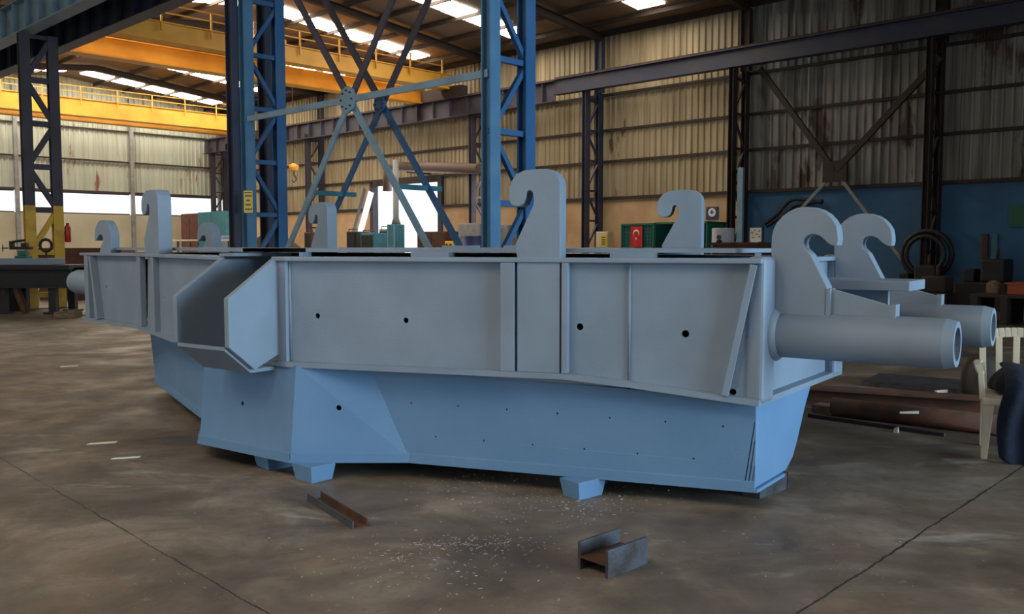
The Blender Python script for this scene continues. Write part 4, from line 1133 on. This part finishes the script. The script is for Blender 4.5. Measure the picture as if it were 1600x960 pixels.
# electrical box with yellow plate
v = 24.2; ua = on_v(950, 375, v)[0]; ub = on_v(931, 375, v)[0]; z1 = on_v(940, 362, v)[1]; z0 = on_v(940, 388, v)[1]
t = thing('electrical_box', 'cream electrical box with a yellow plate on the violet wall column', 'electrical box', bl(v, (ua + ub) / 2, z0), BROT)
h = (ub - ua) / 2; hz = z1 - z0
m = MB(); m.box(0, -h, 0, .3, h, hz); m.box(-.02, -h + .02, .02, 0, h - .02, hz - .02); m.build('enclosure', mat('cream_enamel', (.55, .47, .32), .5), t, .01)
m = MB(); m.box(-.03, -h + .03, hz * .15, -.02, h * .1, hz * .75); pl_ = m.build('yellow_plate', mat('plate_yellow', (.55, .42, .02), .5), t)
m = MB()
for k in range(4): m.box(-.035, -h + .1, hz * (.22 + .13 * k), -.03, -h * .1, hz * (.27 + .13 * k))
m.build('lettering', M['black'], pl_)
m = MB(); m.bar((.15, 0, -z0), (.15, 0, 0), .05, .05); m.build('conduit', M['black'], t)
# round blue sign on the wall
v = VW - .13; u_, z_ = on_v(1113, 333, v)
t = thing('wall_sign', 'small square blue sign with a pale round emblem high on the tan wall', 'sign', bl(v, u_, z_), BROT)
m = MB(); m.box(-.02, -.22, -.2, 0, .22, .2); m.build('sign_board', mat('sign_blue', (.03, .06, .2), .4), t)
m = MB(); m.lathe([(.14, 0), (.14, .008)], (-.02, 0, .02), 20, axis=(-1, 0, 0)); em = m.build('emblem', wm, t)
m = MB(); m.box(-.032, -.03, -.03, -.028, .03, .09); m.box(-.032, -.07, .0, -.028, .07, .03); m.build('figure', mat('sign_mark', (.03, .06, .2), .4), em)
# brown desk, monitor screen and column light strip at px 1125-1197
v = 20.0; ua = on_v(1197, 385, v)[0]; ub = on_v(1124, 385, v)[0]; zt = on_v(1160, 379, v)[1]
t = thing('brown_work_desk', 'brown steel work desk behind the right part of the frame', 'desk', bl(v, (ua + ub) / 2), BROT)
h = (ub - ua) / 2
m = MB(); m.box(-.4, -h, zt - .06, .4, h, zt); m.build('desk_top', M['rust'], t)
m = MB(); m.box(-.36, -h + .05, .1, .36, h - .05, zt - .06); m.build('drawer_block', M['rust'], t)
for y in (-h + .06, h - .06):
    m = MB(); m.box(-.38, y - .04, 0, .38, y + .04, zt - .06); m.build('side_panel', M['rust'], t)
u_, zs = on_v(1178, 371, v); 
ochre = mat('ochre_print', (.35, .25, .08), .7)
t = thing('paper_board', 'white board of pinned papers standing on the brown desk', 'board', bl(v + .1, u_, zt), BROT)
m = MB(); m.box(-.02, -.16, .02, .02, .16, .36); m.box(-.08, -.1, 0, .08, .1, .02); m.build('board', mat('white_board', (.8, .78, .68), .6), t)
for (y, z, w_, h_) in ((-.1, .28, .05, .04), (.02, .3, .06, .03), (.09, .24, .05, .05), (-.03, .2, .07, .03), (-.1, .14, .05, .04), (.06, .12, .08, .03)):
    m = MB(); m.box(-.025, y - w_/2, z - h_/2, -.02, y + w_/2, z + h_/2); m.build('printed_sheet', ochre, t)
m = MB(); m.box(-.03, -.20, .0, .03, -.165, .38); m.box(-.03, .165, .0, .03, .20, .38); m.build('frame', M['navy'], t)
u_, _ = on_v(1127, 378, v)
t = thing('desk_bell_lamp', 'small dark round gauge on the left end of the brown desk', 'gauge', bl(v - .1, u_ , zt), BROT)
m = MB(); m.lathe([(.07, 0), (.07, .05), (.03, .07)], n=14); m.build('base', M['black'], t)
m = MB(); m.lathe([(.06, 0), (.06, .03)], (0, 0, .13), 14, axis=(-1, 0, 0)); m.build('dial', M['mill'], t)
# lit vertical conduit on the dark wall column
v = 24.3; ua, za = on_v(1156, 380, v); ub, zb2 = on_v(1158, 262, v)
m = MB(); m.box(-.05, -.09, 0, .05, .09, zb2); tag(m.build('pale_conduit_post', M['pale_blue'], loc=bl(v, (ua + ub) / 2), rotz=BROT), 'pale upright conduit post beside the white board', 'post')
# hoses on the dark blue wall
v = VW - .25
def hose(label, pts, r=.05, mt='black'):
    q = []
    for x, y in pts: u_, z_ = on_v(x, y, v); q.append(Vector((v, u_, z_)))
    # smooth
    s2 = []
    for i in range(len(q) - 1):
        p0 = q[max(i-1, 0)]; p1 = q[i]; p2 = q[i+1]; p3 = q[min(i+2, len(q)-1)]
        for k in range(6):
            t_ = k / 6; s2.append(.5 * ((2*p1) + (-p0+p2)*t_ + (2*p0-5*p1+4*p2-p3)*t_*t_ + (-p0+3*p1-3*p2+p3)*t_**3))
    s2.append(q[-1]); o0 = s2[0].copy()
    m = MB(); m.tube([p - o0 for p in s2], r, 8)
    tag(m.build('rubber_hose', M[mt], loc=bl(*o0), rotz=BROT), label, 'hose')
hose('upper black hose looped on the dark blue wall', [(1196, 350), (1215, 335), (1235, 314), (1255, 312), (1285, 317)])
hose('lower black hose looped on the dark blue wall', [(1198, 354), (1225, 336), (1242, 322), (1262, 318), (1286, 314)])
v = 24.42; u_, z_ = on_v(1448, 398, v)
m = MB(); m.tube([(0, .62 * math.cos(a / 20 * 6.283), .62 * math.sin(a / 20 * 6.283)) for a in range(21)], .07, 8, cap=False)
m.tube([(-.12, .48 * math.cos(a / 20 * 6.283), .48 * math.sin(a / 20 * 6.283)) for a in range(21)], .06, 8, cap=False)
tag(m.build('hose_coil', M['black'], loc=bl(v, u_, z_), rotz=BROT), 'large black hose coil hung on the dark blue wall', 'hose coil')
# dark machinery and racks along the wall at right
def rack(label, pxa, pxb, py, v, depth, mt='black', name='machine_tool', cat='machine', extra=None):
    t, w_, h = wall_thing(name, label, cat, pxa, pxb, py, v, depth, mt)
    m = MB(); m.box(0, -w_ / 2, 0, depth, w_ / 2, h * .55); m.build('bed', M[mt], t, .03)
    m = MB(); m.box(depth * .2, -w_ * .42, h * .55, depth * .9, w_ * .05, h); m.build('headstock', M[mt], t, .05)
    m = MB(); m.box(depth * .3, w_ * .2, h * .55, depth * .8, w_ * .42, h * .8); m.build('tailstock', M[mt], t, .03)
    m = MB(); m.tube([(depth * .5, -w_ * .2, h), (depth * .5, -w_ * .2, h + .25)], .04, 8); m.build('lever', M['rust'], t)
    return t
rack('dark machine on the floor left of the right-hand wall column', 1392, 1462, 415, 23.3, 1.0)
rack('dark machine on the floor right of the right-hand wall column', 1492, 1572, 405, 23.2, 1.1)
rack('low dark machine just behind the farther pipe end', 1400, 1480, 432, 21.5, .8, 'brown')
for px, lb in ((1540, 'dark red upright bar against the dark blue wall'), (1555, 'dark teal upright bar against the dark blue wall')):
    u_, z_ = on_v(px, 366, 25.2); m = MB(); m.box(-.05, -.07, 0, .05, .07, z_); tag(m.build('upright_bar', M['rustred'] if px == 1540 else M['teal'], loc=bl(25.2, u_), rotz=BROT), lb, 'bar')
v = 20.0; ua, za = on_v(1640, 462, v); ub, _ = on_v(1528, 462, v)
t = thing('timber_platform', 'low dark timber platform carrying the orange crate', 'platform', bl(v, (ua + ub) / 2), BROT); h = (ub - ua) / 2
m = MB()
for k in range(6): m.box(-.6 + k * .2, -h, za - .05, -.43 + k * .2, h, za)
m.build('deck_boards', M['brown'], t)
m = MB()
for y in (-h + .1, 0, h - .1): m.box(-.6, y - .06, 0, .57, y + .06, za - .05)
m.build('bearer', M['brown'], t)
ua2, zc1 = on_v(1625, 442, v); ub2, _ = on_v(1579, 442, v)
orange = mat('orange_plastic', (.32, .055, .012), .5)
t = thing('orange_crate', 'orange-red open plastic crate on the timber platform', 'crate', bl(v, (ua2 + ub2) / 2, za), BROT); h = (ub2 - ua2) / 2; hz = zc1 - za
m = MB(); m.box(-.25, -h, 0, .25, h, .03); m.box(-.25, -h, 0, -.22, h, hz); m.box(.22, -h, 0, .25, h, hz); m.box(-.25, -h, 0, .25, -h + .03, hz); m.box(-.25, h - .03, 0, .25, h, hz); m.build('tub', orange, t, .01)
m = MB(); m.box(-.28, -h - .03, hz - .04, -.25, h + .03, hz); m.box(.25, -h - .03, hz - .04, .28, h + .03, hz); m.build('rim', orange, t)
u_, z_ = on_v(1553, 446, v); m = MB(); m.lathe([(.12, 0), (.14, .02), (.14, .2), (.1, .24), (.05, .27)], n=14)
tag(m.build('oil_can', M['wood'], loc=bl(v, u_, za), rotz=0), 'small ochre can on the timber platform left of the orange crate', 'can')
u_, z_ = on_v(1597, 337, VW - .14); m = MB(); m.box(-.03, -.3, -.28, 0, .3, .28); tag(m.build('green_wall_plate', M['greensteel'], loc=bl(VW - .13, u_, z_), rotz=BROT), 'dark green plate on the blue wall at the right edge', 'sign')
